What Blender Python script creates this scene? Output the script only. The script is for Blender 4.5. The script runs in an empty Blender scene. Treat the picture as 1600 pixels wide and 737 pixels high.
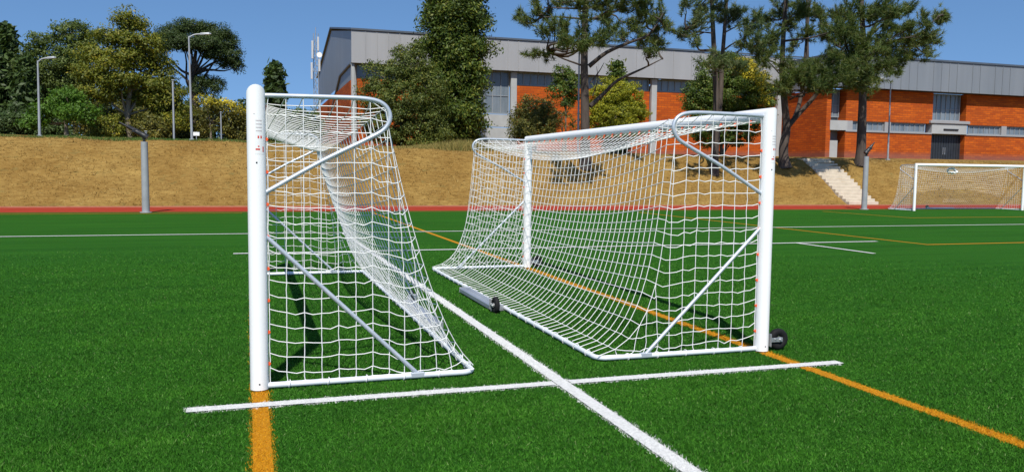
import bpy, math, random
import numpy as np
from mathutils import Vector, Matrix
R = math.radians
random.seed(7); rng = np.random.default_rng(7)
sc = bpy.context.scene; col = sc.collection
pi = math.pi

# ------------------------------------------------------------------ camera, sky, sun, exposure
CAM_H = 1.4902; YAW, PITCH, ROLL = 0.3123, 0.0789, 0.0113; FPX = 1269.9
cy_, sy_ = math.cos(YAW), math.sin(YAW)
f_ = np.array([sy_*math.cos(PITCH), cy_*math.cos(PITCH), -math.sin(PITCH)])
r0 = np.array([cy_, -sy_, 0.]); u0 = np.cross(r0, f_)
c_, s_ = math.cos(ROLL), math.sin(ROLL)
r_ = c_*r0 + s_*u0; u_ = -s_*r0 + c_*u0
cam = bpy.data.objects.new('camera', bpy.data.cameras.new('camera')); col.objects.link(cam)
M = Matrix(((r_[0], u_[0], -f_[0], 0), (r_[1], u_[1], -f_[1], 0), (r_[2], u_[2], -f_[2], CAM_H), (0, 0, 0, 1)))
cam.matrix_world = M
cam.data.sensor_width = 36; cam.data.lens = FPX/1600*36; cam.data.clip_end = 3000; cam.data.clip_start = .05
sc.camera = cam

SUN_EL, SUN_HEAD = R(52), R(18.0)          # the light travels towards heading 18 deg (clockwise from +Y)
w = bpy.data.worlds.new('World'); sc.world = w; w.use_nodes = True
nt = w.node_tree; bg = nt.nodes['Background']
sky = nt.nodes.new('ShaderNodeTexSky'); sky.sky_type = 'NISHITA'; sky.sun_disc = False
sky.sun_elevation = SUN_EL; sky.sun_rotation = SUN_HEAD + pi
sky.altitude = 200; sky.air_density = 1.0; sky.dust_density = .35; sky.ozone_density = 2.2
tc = nt.nodes.new('ShaderNodeTexCoord'); va = nt.nodes.new('ShaderNodeVectorMath'); va.operation = 'ADD'; va.inputs[1].default_value = (0, 0, .21)
nt.links.new(tc.outputs['Generated'], va.inputs[0]); vn = nt.nodes.new('ShaderNodeVectorMath'); vn.operation = 'NORMALIZE'
nt.links.new(va.outputs[0], vn.inputs[0]); nt.links.new(vn.outputs[0], sky.inputs['Vector'])
hs = nt.nodes.new('ShaderNodeHueSaturation'); hs.inputs['Saturation'].default_value = 1.16; nt.links.new(sky.outputs[0], hs.inputs['Color'])
nt.links.new(hs.outputs[0], bg.inputs[0]); bg.inputs[1].default_value = .122
sun = bpy.data.objects.new('sun', bpy.data.lights.new('sun', 'SUN')); col.objects.link(sun)
sun.data.energy = 4.6; sun.data.angle = R(.5); sun.data.color = (1, .95, .86)
dl = Vector((math.sin(SUN_HEAD)*math.cos(SUN_EL), math.cos(SUN_HEAD)*math.cos(SUN_EL), -math.sin(SUN_EL)))
sun.rotation_euler = dl.to_track_quat('-Z', 'Y').to_euler(); sun.location = (-6, -15, 25)
sc.view_settings.view_transform = 'Standard'; sc.view_settings.look = 'None'
sc.view_settings.exposure = 0.3; sc.view_settings.gamma = 1

# ------------------------------------------------------------------ helpers
def at(px, py, Y, dx=0, dz=0):
    """point on the vertical plane at distance Y seen at photo pixel px, py (used to survey the place)"""
    d = f_ + (px-800)/FPX*r_ - (py-368.5)/FPX*u_
    t = Y/d[1]
    return np.array([t*d[0]+dx, Y, CAM_H+t*d[2]+dz])
def mpp(Y, px=800): return float(np.linalg.norm(at(px+1, 200, Y)-at(px, 200, Y)))

def tag(o, label=None, cat=None, group=None, kind=None):
    if label: o['label'] = label
    if cat: o['category'] = cat
    if group: o['group'] = group
    if kind: o['kind'] = kind
    return o
def empty(name, loc, label, cat, group=None, rz=0):
    o = bpy.data.objects.new(name, None); col.objects.link(o); o.location = loc; o.rotation_euler = (0, 0, rz)
    o.empty_display_size = .3
    return tag(o, label, cat, group)
def link(name, me, parent=None):
    o = bpy.data.objects.new(name, me); col.objects.link(o)
    if parent is not None: o.parent = parent
    return o
def mesh_np(name, v, tri, mats, parent=None, mi=None, smooth=False, n=3):
    """fast mesh from numpy arrays, all faces with n corners"""
    v = np.asarray(v, np.float32).reshape(-1, 3); tri = np.asarray(tri, np.int32).reshape(-1, n)
    me = bpy.data.meshes.new(name)
    me.vertices.add(len(v)); me.vertices.foreach_set('co', v.ravel())
    me.loops.add(tri.size); me.loops.foreach_set('vertex_index', tri.ravel())
    me.polygons.add(len(tri)); me.polygons.foreach_set('loop_start', np.arange(0, tri.size, n, dtype=np.int32))
    me.polygons.foreach_set('loop_total', np.full(len(tri), n, np.int32))
    if mi is not None: me.polygons.foreach_set('material_index', np.asarray(mi, np.int32))
    if smooth: me.polygons.foreach_set('use_smooth', np.ones(len(tri), bool))
    for m in (mats if isinstance(mats, (list, tuple)) else [mats]): me.materials.append(m)
    me.update(calc_edges=True); me.validate()
    return link(name, me, parent)

class MB:
    def __init__(s): s.v = []; s.f = []; s.sm = []; s.mi = []
    def add(s, vs, fs, smooth=False, mi=0):
        b = len(s.v); s.v += [tuple(map(float, q)) for q in vs]
        for q in fs: s.f.append(tuple(b+i for i in q)); s.sm.append(smooth); s.mi.append(mi)
        return s
    def box(s, a, b, mi=0):
        (x0, y0, z0), (x1, y1, z1) = a, b
        vs = [(x0,y0,z0),(x1,y0,z0),(x1,y1,z0),(x0,y1,z0),(x0,y0,z1),(x1,y0,z1),(x1,y1,z1),(x0,y1,z1)]
        return s.add(vs, [(0,3,2,1),(4,5,6,7),(0,1,5,4),(1,2,6,5),(2,3,7,6),(3,0,4,7)], mi=mi)
    def bbox(s, a, b, r=.006, mi=0):
        """box with chamfered vertical and top edges"""
        (x0, y0, z0), (x1, y1, z1) = a, b
        def ring(d, z): 
            e = max(d, 0)
            return [(x0+e+r,y0+e,z),(x1-e-r,y0+e,z),(x1-e,y0+e+r,z),(x1-e,y1-e-r,z),(x1-e-r,y1-e,z),(x0+e+r,y1-e,z),(x0+e,y1-e-r,z),(x0+e,y0+e+r,z)]
        vs = ring(r, z0)+ring(0, z0+r)+ring(0, z1-r)+ring(r, z1)
        fs = [tuple(range(7, -1, -1)), tuple(range(24, 32))]
        for k in range(3):
            for i in range(8): j = (i+1) % 8; fs.append((k*8+i, k*8+j, k*8+8+j, k*8+8+i))
        return s.add(vs, fs, mi=mi)
    def tube(s, pts, rad, n=10, caps=True, mi=0, smooth=True):
        P = [Vector(p) for p in pts]; k = len(P)
        if not hasattr(rad, '__len__'): rad = [rad]*k
        T = [(P[min(i+1, k-1)]-P[max(i-1, 0)]).normalized() for i in range(k)]
        up = Vector((0, 0, 1)) if abs(T[0].z) < .9 else Vector((1, 0, 0))
        a = (up - T[0]*up.dot(T[0])).normalized(); vs = []
        for i in range(k):
            a = (a - T[i]*a.dot(T[i])).normalized(); b = T[i].cross(a)
            for j in range(n):
                t = 2*pi*j/n; vs.append(P[i]+(a*math.cos(t)+b*math.sin(t))*rad[i])
        fs = []
        for i in range(k-1):
            for j in range(n): q = (j+1) % n; fs.append((i*n+j, i*n+q, (i+1)*n+q, (i+1)*n+j))
        s.add(vs, fs, smooth, mi)
        if caps:
            s.add(vs[:n], [tuple(range(n-1, -1, -1))], False, mi); s.add(vs[-n:], [tuple(range(n))], False, mi)
        return s
    def build(s, name, mats, parent=None):
        me = bpy.data.meshes.new(name); me.from_pydata(s.v, [], s.f)
        for m in (mats if isinstance(mats, (list, tuple)) else [mats]): me.materials.append(m)
        me.polygons.foreach_set('use_smooth', s.sm); me.polygons.foreach_set('material_index', s.mi); me.update()
        return link(name, me, parent)

def bez(pts, n=8):
    """smooth Catmull-Rom path through points"""
    P = [np.asarray(p, float) for p in pts]; P = [2*P[0]-P[1]]+P+[2*P[-1]-P[-2]]; out = []
    for i in range(1, len(P)-2):
        for k in range(n):
            t = k/n; a, b, c, d = P[i-1:i+3]
            out.append(.5*((2*b)+(c-a)*t+(2*a-5*b+4*c-d)*t*t+(3*b-a-3*c+d)*t**3))
    out.append(P[-2]); return out

# ------------------------------------------------------------------ materials
def mat(name, base, rough=.6, metal=0, spec=.5):
    m = bpy.data.materials.new(name); m.use_nodes = True
    b = m.node_tree.nodes['Principled BSDF']; b.inputs['Base Color'].default_value = (*base, 1)
    b.inputs['Roughness'].default_value = rough; b.inputs['Metallic'].default_value = metal
    b.inputs['Specular IOR Level'].default_value = spec
    return m
def N(m, t, **kw):
    n = m.node_tree.nodes.new('ShaderNode'+t)
    for k, v in kw.items():
        if k in n.inputs: n.inputs[k].default_value = v
        else: setattr(n, k, v)
    return n
def L(m, a, b): m.node_tree.links.new(a, b)
def bsdf(m): return m.node_tree.nodes['Principled BSDF']
def ramp(m, src, stops):
    r = N(m, 'ValToRGB'); e = r.color_ramp.elements
    while len(e) < len(stops): e.new(.5)
    for q, (p, c) in zip(e, stops): q.position = p; q.color = (*c, 1)
    L(m, src, r.inputs[0]); return r.outputs[0]
def coords(m, scale=(1, 1, 1), rot=(0, 0, 0)):
    t = N(m, 'TexCoord'); mp = N(m, 'Mapping'); mp.inputs['Scale'].default_value = scale; mp.inputs['Rotation'].default_value = rot
    L(m, t.outputs['Object'], mp.inputs['Vector']); return mp.outputs['Vector']
def noise(m, vec, scale, detail=4, rough=.6):
    n = N(m, 'TexNoise'); n.inputs['Scale'].default_value = scale; n.inputs['Detail'].default_value = detail; n.inputs['Roughness'].default_value = rough
    L(m, vec, n.inputs['Vector']); return n.outputs['Fac']
def mixc(m, fac, a, b, typ='MIX'):
    n = N(m, 'Mix', data_type='RGBA', blend_type=typ)
    for i, q in ((0, fac), (6, a), (7, b)):
        if isinstance(q, (int, float)): n.inputs[i].default_value = q
        elif isinstance(q, tuple): n.inputs[i].default_value = (*q, 1)
        else: L(m, q, n.inputs[i])
    return n.outputs[2]
def bump(m, h, strength, dist=.02):
    b = N(m, 'Bump'); b.inputs['Strength'].default_value = strength; b.inputs['Distance'].default_value = dist
    L(m, h, b.inputs['Height']); L(m, b.outputs[0], bsdf(m).inputs['Normal'])
def worn(name, c1, c2, rough=.5, scale=6, metal=0, stretch=(1, 1, 1), spec=.5):
    """base colour that drifts between two close tones, with uneven gloss"""
    m = mat(name, c1, rough, metal, spec); v = coords(m, stretch); n = noise(m, v, scale, 5)
    L(m, ramp(m, n, [(.3, c1), (.7, c2)]), bsdf(m).inputs['Base Color'])
    rr = N(m, 'MapRange'); rr.inputs['To Min'].default_value = rough*.8; rr.inputs['To Max'].default_value = min(1, rough*1.25)
    L(m, noise(m, v, scale*3, 3), rr.inputs['Value']); L(m, rr.outputs[0], bsdf(m).inputs['Roughness'])
    return m
def leafmat(name, c1, c2, trans=.25, c3=None):
    m = bpy.data.materials.new(name); m.use_nodes = True; t = m.node_tree; b = bsdf(m)
    g = N(m, 'NewGeometry')
    st = [(0, c1), (1, c2)] if c3 is None else [(0, c1), (.7, c2), (1, c3)]
    cl = ramp(m, g.outputs['Random Per Island'], st)
    v = coords(m); big = noise(m, v, .55, 3); cl2 = mixc(m, ramp(m, big, [(.35, (0, 0, 0)), (.65, (1, 1, 1))]), (.74, .78, .72), (1.18, 1.12, 1.0))
    cl = mixc(m, 1.0, cl, cl2, 'MULTIPLY')
    L(m, cl, b.inputs['Base Color']); b.inputs['Roughness'].default_value = .55; b.inputs['Specular IOR Level'].default_value = .3
    tr = N(m, 'BsdfTranslucent'); L(m, mixc(m, 1.0, cl, (1.2, 1.25, .6), 'MULTIPLY'), tr.inputs['Color'])
    mx = N(m, 'MixShader'); mx.inputs[0].default_value = trans
    L(m, b.outputs[0], mx.inputs[1]); L(m, tr.outputs[0], mx.inputs[2]); L(m, mx.outputs[0], t.nodes['Material Output'].inputs['Surface'])
    return m

M_turf = mat('turf', (.02, .09, .014), .9, spec=.05)
_v = coords(M_turf)
_a = noise(M_turf, _v, .35, 3); _b = noise(M_turf, _v, 60, 4, .8); _d = noise(M_turf, coords(M_turf, (.15, 1.6, 1)), 1.2, 4)
_c = mixc(M_turf, _a, (0.0218, 0.0972, 0.008), (0.0281, 0.1224, 0.0105))
_c = mixc(M_turf, ramp(M_turf, _b, [(.3, (0, 0, 0)), (.7, (1, 1, 1))]), mixc(M_turf, 1.0, _c, (.42, .5, .42), 'MULTIPLY'), mixc(M_turf, 1.0, _c, (1.45, 1.35, 1.45), 'MULTIPLY'))
_c = mixc(M_turf, ramp(M_turf, _d, [(.42, (0, 0, 0)), (.66, (1, 1, 1))]), _c, mixc(M_turf, 1.0, _c, (.72, .8, .85), 'MULTIPLY'))
L(M_turf, _c, bsdf(M_turf).inputs['Base Color']); bump(M_turf, _b, .8, .02)
def linemat(name, c):
    m = mat(name, c, .8, spec=.2); v = coords(m); n = noise(m, v, 55, 4, .8)
    L(m, ramp(m, n, [(.25, tuple(x*.62 for x in c)), (.6, c)]), bsdf(m).inputs['Base Color']); bump(m, n, .6, .02); return m
M_white_line = linemat('white_turf', (.68, .68, .66)); M_yellow_line = linemat('yellow_turf', (.50, .215, .005))
def blademat(name, stops, rough=.45, spec=.4):
    m = mat(name, stops[0][1], rough, spec=spec); g = N(m, 'NewGeometry')
    L(m, ramp(m, g.outputs['Random Per Island'], stops), bsdf(m).inputs['Base Color']); return m
def banded(m):
    b = bsdf(m); src = b.inputs['Base Color'].links[0].from_socket; n = noise(m, coords(m, (.16, 1.5, 1)), 1.1, 4); n2 = noise(m, coords(m), 2.6, 3)
    f = mixc(m, 1.0, ramp(m, n, [(.36, (.80, .84, .86)), (.64, (1.1, 1.08, 1.0))]), ramp(m, n2, [(.35, (.86, .88, .86)), (.65, (1.08, 1.06, 1.06))]), 'MULTIPLY')
    n3 = noise(m, coords(m), 34, 3, .7); f = mixc(m, 1.0, f, ramp(m, n3, [(.34, (.5, .55, .5)), (.62, (1.16, 1.12, 1.16))]), 'MULTIPLY')
    L(m, mixc(m, 1.0, src, f, 'MULTIPLY'), b.inputs['Base Color']); return m
M_blade = banded(blademat('grass_fibre', [(0, (.013, .062, .004)), (.35, (.031, .136, .008)), (.8, (.052, .19, .014)), (.975, (.085, .235, .03)), (1, (.22, .3, .12))], .65, .12))
M_bwhite = blademat('white_fibre', [(0, (.34, .34, .335)), (.22, (.68, .68, .665)), (1, (.84, .84, .82))], .6, .2)
M_byellow = blademat('yellow_fibre', [(0, (.36, .14, .003)), (.4, (.52, .225, .004)), (1, (.6, .30, .008))], .6, .2)

M_track = worn('red_track', (.27, .034, .02), (.32, .046, .026), .95, 1.5, spec=.02)
M_edge = worn('edge_strip', (.055, .075, .012), (.085, .10, .02), .95, 3, spec=.02)
M_kerb = worn('pink_kerb', (0.322, 0.132, 0.08), (0.385, 0.18, 0.11), .95, 4, spec=.02)
M_soil = mat('dry_slope', (.4, .25, .1), .95, spec=.1)
_v = coords(M_soil); _s = coords(M_soil, (1, 2.6, 2.6)); _n = noise(M_soil, _s, 3.2, 8, .78); _m = noise(M_soil, _v, .5, 4)
_c = ramp(M_soil, _n, [(.27, (0.105, 0.0587, 0.0156)), (.45, (0.231, 0.1414, 0.039)), (.62, (0.301, 0.1966, 0.0598)), (.8, (0.392, 0.276, 0.0988))])
_c = mixc(M_soil, ramp(M_soil, _m, [(.36, (1, 1, 1)), (.66, (0, 0, 0))]), _c, mixc(M_soil, 1.0, _c, (.8, .74, .66), 'MULTIPLY'))
_k = noise(M_soil, coords(M_soil, (.5, 1.2, 1.2)), .9, 5)
_c = mixc(M_soil, ramp(M_soil, _k, [(.5, (0, 0, 0)), (.72, (1, 1, 1))]), _c, mixc(M_soil, 1.0, _c, (1.25, 1.28, 1.3), 'MULTIPLY'))
_c = mixc(M_soil, ramp(M_soil, noise(M_soil, coords(M_soil, (1, 1.5, 1.5)), 1.7, 5), [(.6, (0, 0, 0)), (.78, (1, 1, 1))]), _c, (.16, .125, .04))
L(M_soil, _c, bsdf(M_soil).inputs['Base Color']); bump(M_soil, _n, .9, .06)
M_straw = blademat('straw', [(0, (0.148, 0.0828, 0.022)), (.4, (0.296, 0.1872, 0.055)), (.8, (0.3848, 0.2664, 0.088)), (1, (0.5032, 0.3888, 0.165))], .8, .15)
M_verge = blademat('verge_grass', [(0, (.03, .075, .012)), (.7, (.06, .13, .02)), (1, (.2, .19, .05))], .7, .2)
M_weeds = blademat('tall_weeds', [(0, (.08, .09, .02)), (.6, (.22, .18, .05)), (1, (.4, .3, .1))], .7, .2)

M_post = worn('white_powder_coat', (.80, .80, .79), (.83, .83, .82), .32, 3)
M_galv = worn('galvanised_tube', (.44, .49, .55), (.56, .60, .65), .36, 9, .35)
M_tubewhite = worn('painted_tube', (.62, .66, .70), (.72, .75, .78), .4, 6, .1)
M_net = mat('net_twine', (.74, .745, .73), .8, spec=.2)
M_clip = mat('orange_clip', (.75, .10, .02), .45)
M_rubber = worn('black_rubber', (.007, .007, .008), (.014, .014, .015), .75, 8, spec=.2)
M_steel = worn('zinc_steel', (.42, .43, .44), (.6, .61, .62), .35, 12, .75)
M_weight = worn('grey_aluminium', (.27, .30, .36), (.36, .40, .46), .42, 5, .35, (1, .3, 1))
M_red = mat('red_print', (.62, .05, .03), .5); M_pale = mat('grey_print', (.55, .50, .50), .5); M_hole = mat('dark_hole', (.01, .01, .01), .9)
M_sticker = mat('clear_sticker', (.79, .79, .775), .28)
M_pole = worn('grey_paint', (.26, .27, .28), (.34, .35, .36), .45, 3, .1)
M_lamp = worn('lamp_grey', (.27, .29, .31), (.35, .37, .39), .45, 4, .2)
M_lamp2 = mat('pale_plastic', (.46, .47, .48), .5)
M_black = worn('black_metal', (.012, .012, .014), (.03, .03, .032), .45, 6, .2)
M_glassl = mat('lamp_lens', (.7, .72, .72), .2)
M_sign = mat('white_plate', (.78, .78, .76), .5)

# brick: coarse courses plus streaky tone, three-axis safe through object coordinates
def brickmat(name, axis):
    m = mat(name, (.4, .1, .02), .9, spec=.15)
    t = N(m, 'TexCoord'); sp = N(m, 'SeparateXYZ'); cb = N(m, 'CombineXYZ')
    L(m, t.outputs['Object'], sp.inputs[0]); L(m, sp.outputs[axis], cb.inputs[0]); L(m, sp.outputs[2], cb.inputs[1])
    b = N(m, 'TexBrick'); b.inputs['Scale'].default_value = 1; b.inputs['Brick Width'].default_value = .42; b.inputs['Row Height'].default_value = .135
    b.inputs['Mortar Size'].default_value = .012; b.inputs['Mortar Smooth'].default_value = .3; b.inputs['Bias'].default_value = 0
    b.inputs['Color1'].default_value = (.54, .11, .009, 1); b.inputs['Color2'].default_value = (.36, .062, .008, 1); b.inputs['Mortar'].default_value = (.20, .055, .02, 1)
    L(m, cb.outputs[0], b.inputs['Vector'])
    mp = N(m, 'Mapping'); mp.inputs['Scale'].default_value = (.7, 7, 1); L(m, cb.outputs[0], mp.inputs['Vector'])
    n = noise(m, mp.outputs[0], 1.6, 5, .7); c = mixc(m, ramp(m, n, [(.36, (1, 1, 1)), (.52, (0, 0, 0))]), b.outputs['Color'], (.30, .062, .012))
    c = mixc(m, ramp(m, n, [(.60, (0, 0, 0)), (.74, (1, 1, 1))]), c, (.64, .2, .026))
    mp2 = N(m, 'Mapping'); mp2.inputs['Scale'].default_value = (.5, .8, 1); L(m, cb.outputs[0], mp2.inputs['Vector'])
    n2 = noise(m, mp2.outputs[0], .8, 4); c = mixc(m, 1.0, c, ramp(m, n2, [(.3, (.82, .8, .8)), (.7, (1.0, 1.0, 1.0))]), 'MULTIPLY')
    # the lowest courses are a duller, greyer brick
    cr = ramp(m, sp.outputs[2], [(0, (1, 1, 1)), (1, (0, 0, 0))]); cr.node.color_ramp.interpolation = 'LINEAR'
    mr = N(m, 'MapRange'); mr.inputs['From Min'].default_value = 2.75; mr.inputs['From Max'].default_value = 3.05; L(m, sp.outputs[2], mr.inputs['Value'])
    c = mixc(m, mr.outputs[0], mixc(m, .62, c, (.17, .085, .075)), c)
    L(m, c, bsdf(m).inputs['Base Color']); bump(m, b.outputs['Fac'], -.4, .02); return m
M_brick = brickmat('orange_brick', 0); M_brick_side = brickmat('orange_brick_side', 1)
def metalpanel(name, c1, c2):
    m = mat(name, c1, .5, .15, .4); v = coords(m, (1.1, 1.1, .12)); n = noise(m, v, 1.1, 4)
    L(m, ramp(m, n, [(.3, c1), (.7, c2)]), bsdf(m).inputs['Base Color']); return m
M_fascia = metalpanel('pale_cladding', (.29, .29, .295), (.33, .33, .335)); M_roof = metalpanel('roof_trim', (.07, .09, .12), (.09, .11, .14))
M_fascia2 = metalpanel('grey_cladding', (.175, .195, .22), (.21, .23, .255))
M_conc = worn('grey_render', (.30, .31, .31), (.36, .37, .37), .85, 1.6)
M_dgrey = worn('dark_grey_panel', (.13, .145, .16), (.17, .18, .2), .7, 2)
M_pane = mat('window_glass', (.10, .125, .15), .18, 0, .6)
_v = coords(M_pane, (1.6, 1.6, .18)); L(M_pane, ramp(M_pane, noise(M_pane, _v, 1.7, 3), [(.3, (.10, .13, .16)), (.7, (.19, .22, .25))]), bsdf(M_pane).inputs['Base Color'])
M_mull = mat('grey_mullion', (.22, .24, .26), .5); M_door = worn('navy_door', (.014, .018, .024), (.022, .028, .036), .5, 2)
M_stone = worn('pale_concrete', (.46, .40, .31), (.56, .49, .39), .9, 3)
M_bark = worn('pine_bark', (.038, .028, .022), (.088, .068, .055), .95, 5, 0, (1, 1, .25))
M_bark2 = worn('grey_bark', (.11, .095, .07), (.2, .17, .12), .95, 5, 0, (1, 1, .3))
L_pine = leafmat('pine_needles', (.05, .088, .022), (.105, .15, .036), .3, (.19, .18, .055))
L_pine2 = leafmat('pine_needles_blue', (.055, .095, .035), (.115, .165, .06), .3, (.2, .19, .08))
L_dark = leafmat('dark_leaves', (0.029, 0.054, 0.014), (0.060, 0.102, 0.024), .2)
L_stone = leafmat('umbrella_pine_needles', (.024, .045, .009), (.05, .08, .016), .15)
L_oliv = leafmat('olive_leaves', (0.086, 0.109, 0.014), (0.172, 0.196, 0.023), .35, (0.299, 0.253, 0.029))
L_gum = leafmat('grey_green_leaves', (0.066, 0.102, 0.022), (0.126, 0.168, 0.036), .3)
L_brig = leafmat('bright_leaves', (.055, .13, .012), (.11, .21, .022), .35)
L_laur = leafmat('laurel_leaves', (0.048, 0.074, 0.014), (0.103, 0.138, 0.025), .28, (0.218, 0.218, 0.046))
L_ced = leafmat('cedar_sprays', (.032, .062, .009), (.085, .13, .018), .24, (.19, .2, .03))
L_yel = leafmat('yellow_green_leaves', (.12, .15, .012), (.30, .31, .022), .38, (.5, .45, .035))
L_flow = leafmat('yellow_blossom', (.36, .3, .015), (.6, .5, .04), .25)
L_under = leafmat('undergrowth_leaves', (.06, .07, .015), (.13, .13, .026), .3, (.24, .2, .035))
L_bush = leafmat('bush_leaves', (.045, .08, .012), (.09, .15, .02), .3, (.19, .19, .04))

# ------------------------------------------------------------------ ground, slope, track, pitch, painted lines
SLOPE0, CREST = 33.25, 37.1
def crest_z(x): return np.interp(x, [-20, 0, 9, 27, 60], [2.66, 2.60, 2.42, 2.30, 2.34])
def _sm(t): t = np.clip(t, 0, 1); return t*t*(3-2*t)
def terrain(x, y):
    x = np.asarray(x, float); y = np.asarray(y, float); cz = crest_z(x)
    t = np.clip((y-SLOPE0)/(CREST-SLOPE0), 0, 1); prof = .75*t+.25*_sm(t)
    z = np.where(y < SLOPE0, -.03, -.03+(cz+.03)*prof)
    z = z+np.where(y > CREST, np.minimum(y-CREST, 8)*.045+np.clip(y-45, 0, 600)*.012, 0)
    m = _sm((y-SLOPE0)/1.2)*(1-_sm((y-41)/3)*.7)
    nz = .035*np.sin(x*1.7+1.3*np.sin(y*1.9))*np.sin(y*2.3+x*.4)+.03*np.sin(x*.63+2)*np.sin(y*.9)+.022*np.sin(x*4.1+y*3.3)*np.sin(y*5.2-x*2.2)
    return z+nz*m
xs = np.concatenate([[-900, -400, -150, -60, -35], np.arange(-24, 62, .3), [66, 75, 90, 130, 250, 500, 1000]])
ys = np.concatenate([[-500, -150, -60, 0, 25, 32], np.arange(33.25, 40, .15), np.arange(40, 50, .5), [52, 56, 62, 75, 100, 160, 300, 700, 1600]])
gx, gy = np.meshgrid(xs, ys); gz = terrain(gx, gy)
V = np.stack([gx, gy, gz], -1).reshape(-1, 3); nx = len(xs)
I = (np.arange(len(ys)-1)[:, None]*nx+np.arange(nx-1)[None]).ravel()
tag(mesh_np('terrain', V, np.stack([I, I+1, I+1+nx, I+nx], -1), M_soil, smooth=True, n=4), 'straw coloured dry grass embankment and ground beyond the track', kind='structure')
def sheet(name, x0, x1, y0, y1, z, m, label):
    o = MB().add([(x0, y0, z), (x1, y0, z), (x1, y1, z), (x0, y1, z)], [(0, 1, 2, 3)]).build(name, m)
    return tag(o, label, kind='structure')
sheet('turf_pitch', -90, 110, -40, 28.92, 0, M_turf, 'green artificial turf pitch')
sheet('pitch_edge', -300, 400, 28.92, 29.75, .002, M_edge, 'dull olive strip between turf and track')
sheet('running_track', -300, 400, 29.75, 33.12, .004, M_track, 'red running track at the foot of the slope')
tag(MB().box((-300, 33.12, -.02), (400, 33.27, .05)).build('track_kerb', M_kerb), 'pale pink kerb along the far edge of the red track', kind='structure')
GLX, GLY, GRX, GRY = .045, 5.653, 4.093, 5.797
LW = .06; IN = .011   # the solid paint stops short of the ragged fibre edge
LINES = []           # x0, x1, y0, y1, colour
def line(c, x0, x1, y0, y1, lab):
    k = len(LINES); LINES.append((x0, x1, y0, y1, c))
    sheet(('white' if c == 1 else 'yellow')+'_line', x0+IN*(x1-x0 < .2), x1-IN*(x1-x0 < .2), y0+IN*(y1-y0 < .2)*(y0 < 6), y1-IN*(y1-y0 < .2)*(y0 < 6), .003+.0004*k+(.003 if c == 1 else 0), M_white_line if c == 1 else M_yellow_line, lab)
line(2, GLX-LW, GLX+LW, -6, 28.6, 'yellow painted line running under the post of the nearer left goal')
line(2, GRX-LW, GRX+LW, -6, 28.6, 'long yellow goal line under the right goal')
line(2, 14.1-LW, 14.1+LW, 14.02, 28, 'thin yellow line beyond the right goal')
line(2, 14.1+LW, 44, 14.02, 14.14, 'yellow cross line right of the goals')
line(2, 22.5-LW, 22.5+LW, 23.24, 28, 'far yellow line before the distant goal')
line(2, 22.5+LW, 60, 23.24, 23.36, 'far yellow cross line before the distant goal')
line(2, -80, -.25, 28.55, 28.65, 'faint yellow line along the left edge of the turf')
line(1, 2.085-LW, 2.085+LW, -6, 19.45, 'thick white line between the two goals')
line(1, -.39, 2.085-LW, 5.21, 5.33, 'white cross line in front of the goals, left half')
line(1, 2.085+LW, 4.46, 5.21, 5.33, 'white cross line in front of the goals, right half')
line(1, -.29, 13.53, 14.9, 15.02, 'white cross line behind the goals')
line(1, -80, 100, 19.45, 19.57, 'far white touchline across the pitch')
line(1, 11.36-LW, 11.36+LW, 12.6, 14.9, 'short white line right of the goals')

def blades(name, px, py, pz, h, wd, lean, mats, mi=None):
    n = len(px); a = rng.uniform(0, 2*pi, n); t = np.stack([np.cos(a), np.sin(a), np.zeros(n)], -1)*(wd/2)[:, None]
    b = np.stack([px, py, pz], -1); la = rng.uniform(0, 2*pi, n); lr = lean*np.abs(rng.normal(0, 1, n)).clip(0, 2)
    tip = b+np.stack([np.cos(la)*lr*h, np.sin(la)*lr*h, h], -1)
    return mesh_np(name, np.stack([b-t, b+t, tip], 1), np.arange(3*n).reshape(-1, 3), mats, mi=mi)
# synthetic grass fibres, thinning out with distance
n = 1250000
rr = np.linspace(2.9, 17, 400); rho = np.where(rr < 5, 1, (5/rr)**2.3)*np.clip((17-rr)/5, 0, 1)*rr
cdf = np.cumsum(rho); cdf /= cdf[-1]
r = np.interp(rng.random(n), cdf, rr); az = YAW+rng.uniform(-.76, .76, n)
bx, by = r*np.sin(az), r*np.cos(az)
jx, jy = bx+rng.normal(0, .011, n)+.006*np.sin(by*37+np.sin(by*13)*2), by+rng.normal(0, .011, n)+.006*np.sin(bx*41+np.sin(bx*11)*2)
mi = np.zeros(n, np.int32)
for x0, x1, y0, y1, c in LINES:
    mi[(jx > x0) & (jx < x1) & (jy > y0) & (jy < y1)] = c
hh = rng.uniform(.008, .019, n)*(1+.25*np.sin(bx*3.1+1)*np.sin(by*2.3)); hh[mi > 0] *= .85
tag(blades('turf_fibres', bx, by, np.zeros(n), hh, (.0031*(.8+r/8))*rng.uniform(.6, 1.3, n), 1.05, [M_blade, M_bwhite, M_byellow], mi),
    'short green synthetic grass fibres of the pitch, painted white and yellow along the lines', 'grass', kind='stuff')
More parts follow.
